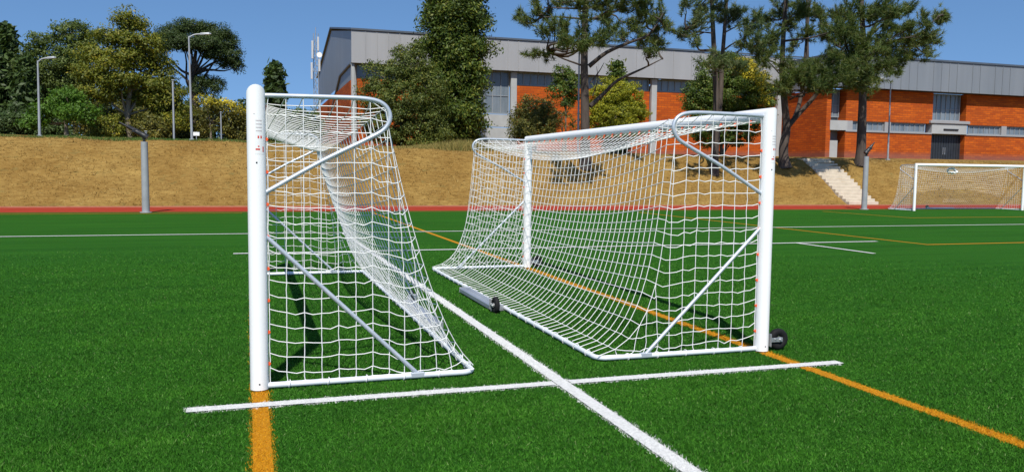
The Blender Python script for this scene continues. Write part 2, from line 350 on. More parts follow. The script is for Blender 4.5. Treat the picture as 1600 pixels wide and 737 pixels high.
# straw on the slope
n = 90000
x = rng.uniform(-16, 48, n); y = rng.uniform(SLOPE0+.05, CREST+1.3, n)
k = ~((x > 28.2) & (x < 30.25) & (y < 37.3)); x, y = x[k], y[k]; n = len(x)
pt = .6+.5*np.sin(x*.9+np.sin(y*1.3))*np.sin(y*1.1+1)
tag(blades('dry_grass', x, y, terrain(x, y)-.01, rng.uniform(.02, .07, n)*(.6+.8*np.clip(pt, 0, 1)), rng.uniform(.012, .03, n), 2.4, M_straw), 'short dry straw coloured grass on the embankment', 'grass', kind='stuff')
n = 26000
x = rng.uniform(-22, 2, n); y = rng.uniform(37.2, 39.2, n)
tag(blades('verge_grass', x, y, terrain(x, y)-.01, rng.uniform(.04, .13, n), rng.uniform(.015, .03, n), .6, M_verge), 'green grass verge on top of the embankment below the left trees', 'grass', kind='stuff')
n = 9000
x = rng.normal(9.6, 2.2, n); y = rng.uniform(37.3, 39.6, n)
tag(blades('tall_weeds', x, y, terrain(x, y)-.01, rng.uniform(.15, .6, n)*np.exp(-((x-10)/2.2)**2)+.05, rng.uniform(.015, .03, n), .45, M_weeds), 'tall dry weeds at the foot of the big cedar', 'grass', kind='stuff')

# ------------------------------------------------------------------ football goals
GW, GH, GD, GT = 6.11, 1.977, 1.5, .85        # width between post axes, crossbar axis height, base depth, depth of the top brackets
RP = .06
def net_sim(seed, sag=.62, hollow=.05):
    """net hung on the frame and let go: grid of knots, pinned to bars, relaxed under gravity"""
    g = np.random.default_rng(seed)
    Nu, J0, J1 = 52, 7, 26                    # columns, rows on the roof, last row
    us = np.linspace(0, GW, Nu+1)
    P = []; pin = []; lk = []; rest = []; hz = []
    def add(p, fixed): P.append(p); pin.append(fixed); return len(P)-1
    def lnk(a, b, l, h): lk.append((a, b)); rest.append(l); hz.append(h)
    id_ = np.zeros((Nu+1, J1+1), int)
    L1 = math.hypot(GD-GT, GH-.04)
    for i, u in enumerate(us):
        t4 = 4*(i/Nu)*(1-i/Nu); rope = np.array([GT+.03-.2*t4, u, GH-.03-sag*t4]); e = min(1, min(i, Nu-i)/2)
        top = np.array([RP*.8, u, GH-.05]); foot = np.array([GD, u, .05])
        for j in range(J1+1):
            if j <= J0: t = j/J0; p = top+(rope-top)*t
            else: t = (j-J0)/(J1-J0); p = rope+(foot-rope)*t-np.array([(hollow+.04*t4)*math.sin(pi*t**1.7), 0, 0])
            p = tuple(p)
            if i in (0, Nu) and j <= J0: wj = RP+.02+(.86-RP-.02)*j/J0; p = (wj, u, GH-.004-.085*max(0, (wj-.70)/.16)**2)
            edge = i in (0, Nu)
            f = (j in (0, J0)) or (j == J1) or (edge and j <= J0)
            if j == J1 and not edge: p = (GD+g.normal(0, .012), u, .05)
            id_[i, j] = add(p, f)
    cu = GW/Nu
    for i in range(Nu+1):
        for j in range(J1+1):
            if j < J1:
                lnk(id_[i, j], id_[i, j+1], float(np.linalg.norm(np.array(P[id_[i, j]])-np.array(P[id_[i, j+1]])))*(1.012 if i in (0, Nu) else 1.006), False)
            if i < Nu and 0 < j < J1:
                lnk(id_[i, j], id_[i+1, j], float(np.linalg.norm(np.array(P[id_[i, j]])-np.array(P[id_[i+1, j]])))*(.998 if j == J0 else 1.002 if j < J0 else 1.006+.012*min(1, (j-J0)/8)), True)
    sp = .115
    for side, i in ((0, 0), (1, Nu)):
        u = us[i]; prev = None; rows = []
        for rw in range(J1-J0+1):
            j = J0+rw
            if rw == 0: row = [int(id_[i, q]) for q in range(J0+1)]; rows.append(row); continue
            ps = P[id_[i, j]]; z = ps[2]; W = ps[0]; row = []; m = 0
            while RP+.01+m*sp < W-.055:
                x = RP+.01+m*sp; fixed = (m == 0) or rw == J1-J0
                zz = z-(.0 if fixed else .0)
                row.append(add((x, u+(0 if fixed else g.normal(0, .01)), zz), fixed)); m += 1
            row.append(int(id_[i, j])); rows.append(row)
        for rw in range(1, len(rows)):
            a, b = rows[rw-1], rows[rw]
            for m in range(len(b)-1):
                lnk(b[m], b[m+1], max(.03, P[b[m+1]][0]-P[b[m]][0])*1.035, True)
            la = len(a)-1
            for m in range(len(b)-1):
                t = min(m, la)
                if rw == 1: t = min(range(la+1), key=lambda q: abs(P[a[q]][0]-P[b[m]][0]))
                if m == 0 and rw > 1: pass
                lnk(a[t], b[m], float(np.linalg.norm(np.array(P[a[t]])-np.array(P[b[m]])))*1.012, False)
    P = np.array(P, float); pin = np.array(pin); lk = np.array(lk); rest = np.array(rest); hz = np.array(hz)
    A, B = lk[:, 0], lk[:, 1]; n = len(P); O = P.copy(); free = (~pin).astype(float)[:, None]
    cnt = np.bincount(A, minlength=n)+np.bincount(B, minlength=n); wa = free[A, 0]; wb = free[B, 0]; ws = np.maximum(wa+wb, 1e-6)
    rest = rest*(1+np.where(hz, 1, .3)*np.where(lk.max(1) >= (Nu+1)*(J1+1), 1, .3)*g.normal(0, .008, len(rest))); n_side = lk.max(1) >= (Nu+1)*(J1+1)
    for it in range(700):
        vel = (P-O)*(.985 if it < 300 else .93); O = P.copy(); P = P+(vel+np.array([0, 0, -.000012]))*free
        for k in range(5):
            d = P[B]-P[A]; l = np.sqrt((d*d).sum(1))+1e-9
            c = d*(np.maximum(l-rest, 0)/l/ws)[:, None]
            ca = c*wa[:, None]; cb = -c*wb[:, None]
            C = np.stack([np.bincount(A, ca[:, q], n)+np.bincount(B, cb[:, q], n) for q in range(3)], -1)
            P = P+C/np.maximum(cnt, 1)[:, None]*1.7*free
        P[:, 2] = np.maximum(P[:, 2], .022)
    return P, lk, hz, g, n_side
def net_mesh(name, sim, rad, parent, droop=1.0):
    P, lk, hz, g, ns_ = sim; n = len(lk); a, b = P[lk[:, 0]], P[lk[:, 1]]
    l = np.linalg.norm(b-a, axis=1); m = (a+b)/2; droop = droop*np.where(ns_, 1.0, .16)
    m[:, 2] -= np.where(hz, np.abs(g.normal(.007, .006, n)), 0)*droop; m += g.normal(0, .0022, (n, 3))*droop[:, None]
    S = np.concatenate([a, m]); T = np.concatenate([m, b])
    d = T-S; d /= (np.linalg.norm(d, axis=1)+1e-9)[:, None]
    up = np.where(np.abs(d[:, 2:3]) < .9, np.array([[0, 0, 1.]]), np.array([[1., 0, 0]]))
    x = np.cross(up, d); x /= np.linalg.norm(x, axis=1)[:, None]; y = np.cross(d, x)
    V = np.stack([S+x*rad, S+y*rad, S-x*rad, S-y*rad, T+x*rad, T+y*rad, T-x*rad, T-y*rad], 1)
    F = np.array([[0, 1, 5, 4], [1, 2, 6, 5], [2, 3, 7, 6], [3, 0, 4, 7]])
    return mesh_np(name, V, (np.arange(2*n)[:, None, None]*8+F[None]).reshape(-1, 4), M_net, parent, smooth=True, n=4)

_shared = {}
def shared(key, make):
    """build a part once, afterwards reuse its mesh"""
    if key not in _shared: _shared[key] = make()
    return _shared[key]
def inst(name, key, make, parent, loc=(0, 0, 0), rot=(0, 0, 0)):
    if key in _shared: o = link(name, _shared[key], parent)
    else: o = make(); o.name = name; _shared[key] = o.data; o.parent = parent
    o.location = loc; o.rotation_euler = rot; return o
def wheel_part(parent, loc, rz, fork_len):
    """transport wheel (tyre, hub) on a zinc bracket; axle along local Y"""
    def tyre():
        m = MB(); prof = [(.034, -.022), (.07, -.026), (.086, -.019), (.090, -.008), (.090, .008), (.086, .019), (.07, .026), (.034, .022)]; k = 28
        vs = [(r*math.cos(2*pi*i/k), y, r*math.sin(2*pi*i/k)) for i in range(k) for r, y in prof]; q = len(prof)
        m.add(vs, [(i*q+j, ((i+1) % k)*q+j, ((i+1) % k)*q+(j+1) % q, i*q+(j+1) % q) for i in range(k) for j in range(q)], True); return m.build('tyre', M_rubber)
    def bracket():
        m = MB(); F = fork_len
        for s in (-1, 1): m.bbox((-F, s*.036-.003, -.019), (.022, s*.036+.003, .019), .002)
        m.bbox((-F-.006, -.05, -.055), (-F, .05, .055), .002)
        m.tube([(0, -.05, 0), (0, .05, 0)], .011, 10); m.tube([(-.05, -.046, .006), (-.05, .046, .006)], .007, 8)
        m.tube([(-F-.002, -.03, .03), (-F+.008, -.03, .03)], .009, 6)
        m.tube([(0, -.028, 0), (0, .028, 0)], .024, 18); return m.build('fork', M_steel)
    wroot = inst('wheel_bracket', 'fork%.2f' % fork_len, bracket, parent, loc, (0, 0, rz))
    inst('tyre', 'tyre', tyre, wroot)
    return wroot

def make_goal(seed, origin, rz, label, wheels, print_side, sag=.62, hollow=.05, rad=.0034, weights=(2.35, 3.7)):
    g = empty('football_goal', origin, label, 'football goal', 'small football goals on the pitch', rz)
    # local axes: X = depth behind the goal line, Y = along the crossbar, Z up
    def frame_post():
        m = MB(); k = 24; z1 = GH; V = []
        for i in range(k):
            t = 2*pi*i/k; V.append((RP*math.cos(t), RP*math.sin(t), .012))
        for i in range(k):
            t = 2*pi*i/k; V.append((RP*math.cos(t), RP*math.sin(t), z1-RP*math.sin(t)))
        m.add(V, [(i, (i+1) % k, (i+1) % k+k, i+k) for i in range(k)], True); m.add(V[:k], [tuple(range(k-1, -1, -1))]); m.add(V[k:], [tuple(range(k))])
        return m.build('post', M_post)
    def crossbar():
        m = MB(); k = 24; V = []
        for e in (0, 1):
            for i in range(k):
                t = 2*pi*i/k; zz = RP*math.sin(t); V.append((RP*math.cos(t), (-zz if e == 0 else GW+zz), GH+zz))
        m.add(V, [(i, i+k, (i+1) % k+k, (i+1) % k) for i in range(k)], True); return m.build('crossbar', M_post)
    p1 = inst('post', 'post', frame_post, g)                       # local y = 0 (mitred towards +Y)
    p2 = inst('post', 'post', frame_post, g, (0, GW, 0), (0, 0, pi))
    inst('crossbar', 'crossbar', crossbar, g)
    def base_frame():
        m = MB(); r = .021; z = .03; c = .09
        pts = [(RP-.005, 0, z), (GD-c, 0, z)]+[(GD-c+c*math.sin(a), c-c*math.cos(a), z) for a in np.linspace(.25, pi/2, 5)]
        pts += [(GD-c+c*math.cos(a), GW-c+c*math.sin(a), z) for a in np.linspace(0, pi/2-.25, 5)]+[(GD-c, GW, z), (RP-.005, GW, z)]
        m.tube(pts, r, 10); return m.build('base_frame', M_tubewhite)
    inst('base_frame', 'base', base_frame, g)
    def bracket():
        pts = bez([(RP-.01, 0, GH-.005), (.45, 0, GH), (.72, 0, GH-.002), (.84, 0, GH-.035), (.885, 0, GH-.115), (.85, 0, GH-.20), (.74, 0, GH-.27), (.42, 0, 1.545), (RP-.012, 0, 1.33)], 6)
        return MB().tube(pts, .0155, 10).build('top_bracket', M_galv)
    def brace():
        m = MB().tube([(RP-.015, 0, 1.05), (1.08, 0, .045)], .015, 8)
        m.bbox((1.03, -.02, .02), (1.13, .02, .055), .004); return m.build('brace', M_galv)
    for y in (0, GW):
        inst('top_bracket', 'bracket', bracket, g, (0, y, 0)); inst('brace', 'brace', brace, g, (0, y, 0))
    # orange clips in the channel of the bars
    def clip():
        m = MB(); m.tube([(0, -.008, 0), (0, .008, 0)], .012, 8); m.tube(bez([(.004, 0, -.006), (.02, 0, -.018), (.012, 0, -.032), (-.004, 0, -.026)], 3), .005, 6); return m.build('net_clip', M_clip)
    for k in range(26): inst('net_clip', 'clip', clip, g, (RP*.80, .18+k*(GW-.36)/25, GH-.043))
    for y in (0, GW):
        for k in range(8): inst('net_clip', 'clip', clip, g, (RP+.004, y, .18+k*.215), (0, R(90), 0))
    # counterweight box with its own wheel, lying along the back bar
    y0, y1 = weights
    def weight():
        m = MB(); l = y1-y0; W, H = .135, .062
        prof = [(0, .008), (.012, 0), (W-.012, 0), (W, .01), (W, H-.012), (W-.014, H), (W*.56, H), (W*.53, H-.006), (W*.47, H-.006), (W*.44, H), (.014, H), (0, H-.012)]
        k = len(prof); V = [(x, 0, z) for x, z in prof]+[(x, l, z) for x, z in prof]
        m.add(V, [(i, i+k, (i+1) % k+k, (i+1) % k) for i in range(k)]+[tuple(range(k)), tuple(range(2*k-1, k-1, -1))])
        m.bbox((-.004, -.012, -.002), (W+.004, 0-.001, H+.004), .003, 1); m.bbox((-.004, l+.001, -.002), (W+.004, l+.012, H+.004), .003, 1)
        m.tube([(W*.5, -.05, H*.5), (W*.5, -.012, H*.5)], .03, 14, mi=1); m.bbox((.02, -.10, .01), (.035, -.01, .05), .003, 1)
        return m.build('counterweight', [M_weight, M_steel])
    cw = inst('counterweight', 'weight%.1f%.1f' % weights, weight, g, (GD+.035, y0, .012))
    w2 = wheel_part(cw, (.105, (y1-y0)+.075, .075), R(90), .07)
    if wheels:
        for y in (0, GW): wheel_part(g, (-RP-.105, y, .10), pi, .095)
    # printed marks and screw holes on the posts, on the side turned to the pitch end
    def marks(sgn):
        def patch(m, a0, a1, z0, z1, mi):
            k = 4; V = []
            for i in range(k+1):
                a = a0+(a1-a0)*i/k
                for z in (z0, z1): rr = RP+(.0008 if mi == 3 else .0016); V.append((rr*math.cos(a), rr*math.sin(a), z))
            m.add(V, [(2*i, 2*i+2, 2*i+3, 2*i+1) for i in range(k)], True, mi)
        m = MB(); c = sgn*pi/2; c0 = c+.25; patch(m, c0-.42, c0+.58, 1.585, 1.815, 3)
        for q in range(4): patch(m, c0-.3, c0+.35, 1.80-q*.022, 1.806-q*.022, 1)
        patch(m, c0-.12, c0+.04, 1.688, 1.705, 0); patch(m, c0+.18, c0+.34, 1.688, 1.705, 0)
        patch(m, c0-.34, c0+.12, 1.612, 1.622, 0); patch(m, c0-.1, c0+.06, 1.632, 1.640, 0); patch(m, c0+.42, c0+.55, 1.60, 1.635, 0)
        patch(m, c-.3, c-.12, 1.845, 1.848, 1)
        hs_ = []
        for z in (1.53, .055): q_ = MB(); patch(q_, c-.08, c+.08, z-.005, z+.005, 0); hs_.append(q_)
        return m, hs_
    for y, sgn in ((0, -1), (GW, 1)):
        mk, hs_ = marks(sgn); o = mk.build('post_sticker', [M_red, M_pale, M_hole, M_sticker], g); o.location = (0, y, 0)
        for q_ in hs_: o = q_.build('screw_hole', M_hole, g); o.location = (0, y, 0)
    net_mesh('net', net_sim(seed, sag, hollow), rad, g)
    # ties that lash the net to the base bar
    def tie():
        m = MB(); k = 10; m.tube([(.027*math.cos(2*pi*i/k), .004*math.sin(4*pi*i/k), .027*math.sin(2*pi*i/k)) for i in range(k+1)], .0035, 5, False); return m.build('net_tie', M_net)
    for k in range(24): inst('net_tie', 'tie', tie, g, (GD, .2+k*(GW-.4)/23, .031), (0, 0, random.uniform(-.3, .3)))
    for y in (0, GW):
        for k in range(5): inst('net_tie', 'tie', tie, g, (.2+k*.26, y, .031), (0, 0, pi/2+random.uniform(-.3, .3)))
    return g
make_goal(3, (GLX, GLY, 0), 0, 'white football goal seen end on, its round post nearest in the left half', False, -1, .27, .02, weights=(1.75, 3.1))
make_goal(11, (GRX, GRY+GW, 0), pi, 'white football goal seen from its open front side, with black wheels at its posts', True, 1, .32, .30)
make_goal(23, (27.081+GW, 27.857, 0), pi/2, 'small far white football goal in front of the embankment at the right', False, 1, .3, .2, rad=.0045)

# ------------------------------------------------------------------ sports hall (long clad building behind the trees)
def quadwall(name, x0, x1, y0, y1, z0, z1, m, parent): return MB().box((x0, y0, z0), (x1, y1, z1)).build(name, m, parent)
HX0, HX1, HY = 5.42, 34.2, 45.6              # left hall: wall plane at HY, roof edge at HY-.55
KB = 1.34                                     # building units to metres
h = empty('sports_hall', (HX0, HY, 2.7), 'long sports hall with pale grey clad roof edge, behind the cedar and pines', 'building')
hp = h.location.copy(); h.location = (7.26, 61.10, 3.11); h.scale = (KB,)*3
def hall(mb, name, m):
    o = mb.build(name, m, h); o.location = -hp; return o
Z0, ZB, ZF, ZT = 2.2, 6.48, 7.22, 9.02
GDEP = 23.0; RIDGE = 11.0                       # gable: ridge height half way back
# gable end wall and brick, seen to the left of the corner
y1 = HY+GDEP
m = MB()
m.add([(HX0, HY+.12, ZF-.55), (HX0, y1, ZF-.55), (HX0, y1, ZT-.15), (HX0, HY+GDEP*.5, RIDGE-.15), (HX0, HY-.5, ZT-.06), (HX0, HY-.5, ZF+.05)], [(0, 5, 4, 3, 2, 1)])
hall(m, 'gable_cladding', M_fascia2); m = MB()
m.add([(HX1, HY+.12, Z0), (HX1, y1, Z0), (HX1, y1, ZT-.15), (HX1, HY+GDEP*.5, RIDGE-.15), (HX1, HY+.12, ZT-.15)], [(0, 1, 2, 3, 4)])
hall(m, 'end_wall', M_fascia2)
m = MB()   # lower grey sheet under the sloping gutter line
m.add([(HX0-.06, HY-.3, ZF-.02), (HX0-.06, HY+5.2, ZF-.1), (HX0-.06, HY+12, 4.9), (HX0-.06, HY+12, 4.2), (HX0-.06, HY-.3, 4.2)], [(0, 1, 2, 3, 4)])
hall(m, 'gable_panel', M_fascia2)
m = MB().tube([(HX0-.1, HY-.3, ZF+.02), (HX0-.1, HY+5.2, ZF-.04), (HX0-.1, HY+12, 4.95)], .09, 6); hall(m, 'gable_gutter', M_roof)
m = MB().box((HX0-.13, HY-.25, Z0), (HX0-.09, y1, 6.35)); hall(m, 'gable_brick', M_brick_side)
# roof
m = MB(); t = .1
P = [(HY-.62, ZT-.02), (HY+GDEP*.5, RIDGE), (y1+.4, ZT-.1)]
for (ya, za), (yb, zb) in zip(P[:-1], P[1:]):
    m.add([(HX0-.12, ya, za), (HX1, ya, za), (HX1, yb, zb), (HX0-.12, yb, zb), (HX0-.12, ya, za+t), (HX1, ya, za+t), (HX1, yb, zb+t), (HX0-.12, yb, zb+t)],
          [(0, 3, 2, 1), (4, 5, 6, 7), (0, 1, 5, 4), (1, 2, 6, 5), (2, 3, 7, 6), (3, 0, 4, 7)])
hall(m, 'roof', M_roof)
def fascia_mesh(x0, x1, y, zb, zt, step=1.25):
    m = MB().box((x0, y, zb), (x1, y+.10, zt)); x = x0+step*.6
    while x < x1-.1: m.box((x-.018, y-.028, zb+.02), (x+.018, y-.002, zt-.02)); x += step*random.choice((.5, .5, 1))
    return m
hall(fascia_mesh(HX0-.1, HX1, HY-.55, ZF+.04, ZT-.05), 'fascia', M_fascia)
hall(MB().box((HX0-.1, HY-.44, ZF+.06), (HX1, HY-.002, ZF+.12)), 'soffit', M_roof)
# front wall, bay by bay: columns, window strips, brick panels, one tall glazed bay
cols = [5.47, 14.66, 23.72, 32.8]
for k, c in enumerate(cols):
    if c == 5.47:
        mm = MB().add([(c-.14, HY-.34, Z0), (c+.14, HY-.34, Z0), (c+.14, HY-.02, Z0), (c-.14, HY-.02, Z0), (c-.14, HY-.42, 7.5), (c-.02, HY-.42, 7.5), (c+.14, HY-.02, 7.2), (c-.14, HY-.02, 7.2), (c+.14, HY-.34, 6.3)],
                      [(0, 1, 8, 5, 4), (1, 2, 6, 8), (8, 6, 5), (2, 3, 7, 6), (3, 0, 4, 7), (4, 5, 6, 7)])
    else: mm = MB().bbox((c-.18, HY-.26, Z0), (c+.18, HY-.002, ZF+.02), .01)
    hall(mm, 'column', M_conc)
def pane_strip(x0, x1, z0, z1, y, step, holder, off, name='window'):
    """a window: frame with mullions, and its panes set back"""
    f = MB(); b = .06
    f.box((x0, y-.02, z0), (x1, y+.06, z0+b)); f.box((x0, y-.02, z1-b), (x1, y+.06, z1)); f.box((x0, y-.02, z0+b), (x0+b, y+.06, z1-b)); f.box((x1-b, y-.02, z0+b), (x1, y+.06, z1-b))
    n = max(1, round((x1-x0)/step))
    for i in range(1, n): xx = x0+(x1-x0)*i/n; f.box((xx-.022, y-.012, z0+b), (xx+.022, y+.05, z1-b))
    if z1-z0 > 1.2: f.box((x0+b, y-.006, z0+(z1-z0)*.42), (x1-b, y+.045, z0+(z1-z0)*.42+.035))
    o = f.build(name, M_mull, holder); o.location = off
    g = MB().box((x0+b*.5, y+.03, z0+b*.5), (x1-b*.5, y+.04, z1-b*.5)).build('pane', M_pane, o); return o
for a, b, brick in ((5.63, 12.4, True), (14.86, 23.52, True), (23.92, 32.6, True)):
    hall(MB().box((a, HY, Z0), (b, HY+.3, ZB)), 'brick_wall', M_brick)
    pane_strip(a+.02, b-.02, ZB+.03, ZF+.04, HY+.06, .45, h, -hp)
hall(MB().box((12.4, HY-.05, Z0), (14.48, HY+.2, 4.02)), 'base_panel', M_conc)
hall(MB().box((12.4, HY-.05, 4.07), (14.48, HY+.2, 4.78)), 'sill_panel', M_conc)
pane_strip(12.45, 14.46, 4.82, ZF+.04, HY+.06, .55, h, -hp)

# ------------------------------------------------------------------ brick wing on the right, standing forward of the hall
WX0, WX1, WY = 33.35, 62.0, 41.5
b_ = empty('brick_wing', (WX0, WY, 2.5), 'orange brick building with navy double door and grey clad roof edge at the right', 'building'); bp = b_.location.copy(); b_.location = (44.69, 55.61, 2.843); b_.scale = (KB,)*3
def wing(mb, name, m, parent=b_):
    o = mb.build(name, m, parent); o.location = -bp if parent is b_ else (0, 0, 0); return o
Zb, Zl, Zh, Zs, Ze, Zr = 1.9, 4.24, 4.83, 5.02, 6.80, 8.70
wing(MB().box((WX0, WY, Zb), (WX0+.25, WY+9, Ze-.1)), 'side_wall', M_brick_side)
# side cladding band above the brick
wing(MB().box((WX0-.15, WY-.45, Ze-.08), (WX0-.05, WY+9, Zr-.04)), 'side_fascia', M_fascia2)
wing(fascia_mesh(WX0-.15, WX1, WY-.55, Ze, Zr-.05), 'fascia', M_fascia2)
wing(MB().box((WX0-.2, WY-.62, Zr-.05), (WX1, WY+9.2, Zr+.06)), 'roof', M_roof)
wing(MB().box((WX0-.04, WY-.44, Ze+.02), (WX1, WY+.6, Ze+.08)), 'soffit', M_roof)
wing(MB().box((WX0-.002, WY-.002, Zb), (WX0+.33, WY+.3, Ze-.02)), 'corner_pier', M_brick)
# recessed corner bay: window over a grey band over a grey door
wing(MB().box((WX0+.33, WY+.7, Zb), (34.78, WY+.8, Ze-.02)), 'recess_wall', M_dgrey)
pane_strip(WX0+.36, 34.7, 5.05, Ze-.05, WY+.55, .45, b_, -bp)
wing(MB().box((WX0+.28, WY-.03, Zl), (34.9, WY+.6, Zh)), 'recess_lintel', M_conc)
wing(MB().box((WX0+.40, WY+.25, Zb), (34.45, WY+.32, 3.62)), 'recess_door', M_conc)
# main front: brick below and above the window strip
for a, b in ((34.78, 41.45), (44.17, WX1)):
    wing(MB().box((a, WY, Zb), (b, WY+.8, Zl)), 'lower_brick', M_brick)
    wing(MB().box((a, WY, Zh), (b, WY+.8, Ze-.02)), 'upper_brick', M_brick)
    sill = wing(MB().box((a, WY-.06, Zl-.075), (b, WY+.3, Zl+.01)), 'sill', M_fascia)
for a, b in ((35.32, 37.72), (38.22, 40.98), (44.55, 47.2), (47.68, 50.6), (51.1, 54), (54.5, 57.4), (57.9, 60.8)):
    pane_strip(a, b, Zl+.012, Zh-.002, WY+.12, .42, b_, -bp)
for a, b in ((34.80, 35.30), (37.74, 38.20), (47.22, 47.66), (50.62, 51.08), (54.02, 54.48), (57.42, 57.88)):
    wing(MB().box((a, WY-.015, Zl+.012), (b, WY+.3, Zh-.002)), 'window_pier', M_fascia)
# entrance bay: tall window, canopy slab, navy door with lamp
wing(MB().bbox((41.38, WY-.08, Zl-.05), (44.24, WY+.5, Zh+.01), .02), 'canopy', M_conc)
wing(MB().bbox((41.2, WY-.16, Zh+.02), (44.4, WY+.5, Zs+.02), .02), 'canopy_cap', M_fascia)
pane_strip(41.72, 44.0, Zs+.04, Ze-.03, WY+.35, .37, b_, -bp)
wing(MB().box((41.451, WY+.5, Zs-.1), (44.168, WY+.6, Ze-.02)), 'window_reveal', M_dgrey)
d = MB().box((41.5, WY+.36, Zb), (44.12, WY+.42, Zl-.052))
for i in range(13): xx = 41.55+i*.21; d.box((xx, WY+.335, Zb), (xx+.16, WY+.358, Zl-.1))
dd = wing(d, 'double_door', M_door)
MB().tube([(42.74, WY+.30, 2.9), (42.74, WY+.30, 3.35)], .02, 6).build('handle', M_steel, dd)
MB().tube([(42.90, WY+.30, 2.9), (42.90, WY+.30, 3.35)], .02, 6).build('handle', M_steel, dd)
lm = wing(MB().bbox((42.3, WY-.14, 4.44), (43.5, WY-.082, 4.53), .01), 'entrance_lamp', M_black)

# ------------------------------------------------------------------ concrete stairs on the slope
st = MB(); ns = 15; SX0, SX1 = 28.33, 30.12
for k in range(ns):
    ya = SLOPE0+.02+k*(CREST+.1-SLOPE0)/ns; yb = SLOPE0+.02+(k+1)*(CREST+.1-SLOPE0)/ns; tq = (k+1)/ns; zt = (.75*tq+.25*tq*tq*(3-2*tq))*2.30+.07
    st.bbox((SX0+random.uniform(-.02, .02), ya, zt-.6), (SX1+random.uniform(-.02, .02), yb+.05 if k < ns-1 else yb+.6, zt), .012)
tag(st.build('staircase', M_stone), 'pale concrete steps climbing the dry embankment at the right', 'stairs')

# ------------------------------------------------------------------ trees and shrubs
def gz1(x, y): return float(terrain(np.array([x]), np.array([y]))[0])
def unit(v): return v/(np.linalg.norm(v, axis=-1, keepdims=True)+1e-9)
def rnd_dir(n): return unit(rng.normal(0, 1, (n, 3)))
def leaf_quads(c, nrm, size, stretch=1.6):
    """small pointed leaves (two triangles each) centred on c"""
    n = len(c); t = unit(np.cross(nrm, rnd_dir(n))); b = np.cross(nrm, t); s = size[:, None]
    V = np.stack([c-t*s*stretch*.5, c+b*s*.4, c+t*s*stretch*.5, c-b*s*.4], 1)
    return V
def quads_obj(name, V, m, parent):
    n = len(V); o = mesh_np(name, V-np.array(parent.location), np.arange(4*n).reshape(-1, 4), m, parent, n=4); return o
def lobes_world(lobes, Y, depth=1.0):
    out = []
    for q in lobes:
        px, py, rx, ry = q[:4]; k = mpp(Y, px); dy = q[4] if len(q) > 4 else rng.uniform(-.35, .35)*rx*k
        c = at(px, py, Y+dy); out.append((c, np.array([rx*k, rx*k*depth*.9, ry*k])))
    return out
def clump_leaves(lobes, dens, csize, per, lsize, up=.35, shell=.5, droop=0):
    """leaf clumps scattered through each lobe, mostly near its outside; each clump is a loose tuft of leaves"""
    C = []; O = []
    for c, r in lobes:
        area = (r[0]*r[2]+r[0]*r[1]+r[1]*r[2])*4.2
        k = max(3, int(area*dens*3.6)); d = rnd_dir(k); rad = (shell+(1-shell)*rng.random(k)**.6)[:, None]
        rad *= (1+.16*np.sin(d[:, :1]*5+c[0])*np.sin(d[:, 2:]*6+c[2]))
        C.append(c+d*r*rad); O.append(d)
    C = np.concatenate(C); O = np.concatenate(O); n = len(C)
    cs = csize*rng.uniform(.6, 1.4, n)
    per = int(per*2.0); pts = np.repeat(C, per, 0); o = np.repeat(O, per, 0); q = np.repeat(cs, per)
    off = rnd_dir(len(pts))*(rng.random(len(pts))**.5)[:, None]*q[:, None]*np.array([1, 1, .62]); pts = pts+off
    if droop: pts[:, 2] -= droop*rng.random(len(pts))**2*q
    nrm = unit(unit(off)*.6+o*.5+np.array([0, 0, up])+rng.normal(0, .55, (len(pts), 3)))
    return leaf_quads(pts, nrm, lsize*.66*rng.uniform(.6, 1.35, len(pts)))
def limb_path(a, b, k=5, wob=.06, sag=.0):
    a, b = np.asarray(a, float), np.asarray(b, float); l = np.linalg.norm(b-a)
    P = [a+(b-a)*t+rng.normal(0, wob*l, 3)*math.sin(pi*t)+np.array([0, 0, sag*l*math.sin(pi*t)]) for t in np.linspace(0, 1, k)]
    return P
def stem_mesh(root, trunk, r0, r1, limbs, m, name='trunk'):
    """tapered trunk with limbs; limbs: list of (points, r start, r end)"""
    o = np.array(root.location); mb = MB(); P = bez([np.asarray(p)-o for p in trunk], 5); k = len(P)
    rad = [r0+(r1-r0)*i/(k-1) for i in range(k)]; rad[0] *= 1.45; rad[1] *= 1.22; rad[2] *= 1.08
    mb.tube(P, rad, 9)
    for pts, a, b in limbs:
        Q = bez([np.asarray(p)-o for p in pts], 3); mb.tube(Q, [a+(b-a)*i/(len(Q)-1) for i in range(len(Q))], 6)
    return mb.build(name, m, root)
def broadleaf(kind, label, cat, Y, base, lobes, m, bark=None, trunk=None, r0=.16, dens=1.6, csize=.45, per=26, lsize=.13, group=None, shell=.5, depth=1.0, extra=None, droop=0, up=.35, limbs_to=8):
    b = at(base[0], base[1], Y); b[2] = gz1(b[0], Y)-.05
    root = empty(kind, tuple(b), label, cat, group)
    W = lobes_world(lobes, Y, depth)
    top = trunk or [(lobes[0][0], lobes[0][1])]
    T = [b]+[at(p[0], p[1], Y) for p in top]
    limbs = []
    for c, r in W[:limbs_to]:
        a = T[-1] if len(T) < 3 else T[rng.integers(1, len(T))]
        limbs.append((limb_path(a if a[2] < c[2] else T[max(0, len(T)-2)], c, 4, .05), r0*.45, .015))
        for q in range(3): limbs.append((limb_path(c, c+rnd_dir(1)[0]*r*.8, 3, .05), .03, .008))
    if r0 > 0: stem_mesh(root, T, r0, r0*.45, limbs, bark or M_bark2, 'trunk' if 'tree' in kind else 'stem')
    quads_obj('crown' if 'tree' in kind else 'foliage', clump_leaves(W, dens, csize, per, lsize, up, shell, droop), m, root)
    if extra:
        for nm, lb, mm, dn, pr, ls in extra: quads_obj(nm, clump_leaves(lobes_world(lb, Y, depth), dn, csize*.7, pr, ls, .6, .75), mm, root)
    return root
GRPL = 'trees on the embankment behind the left goal'
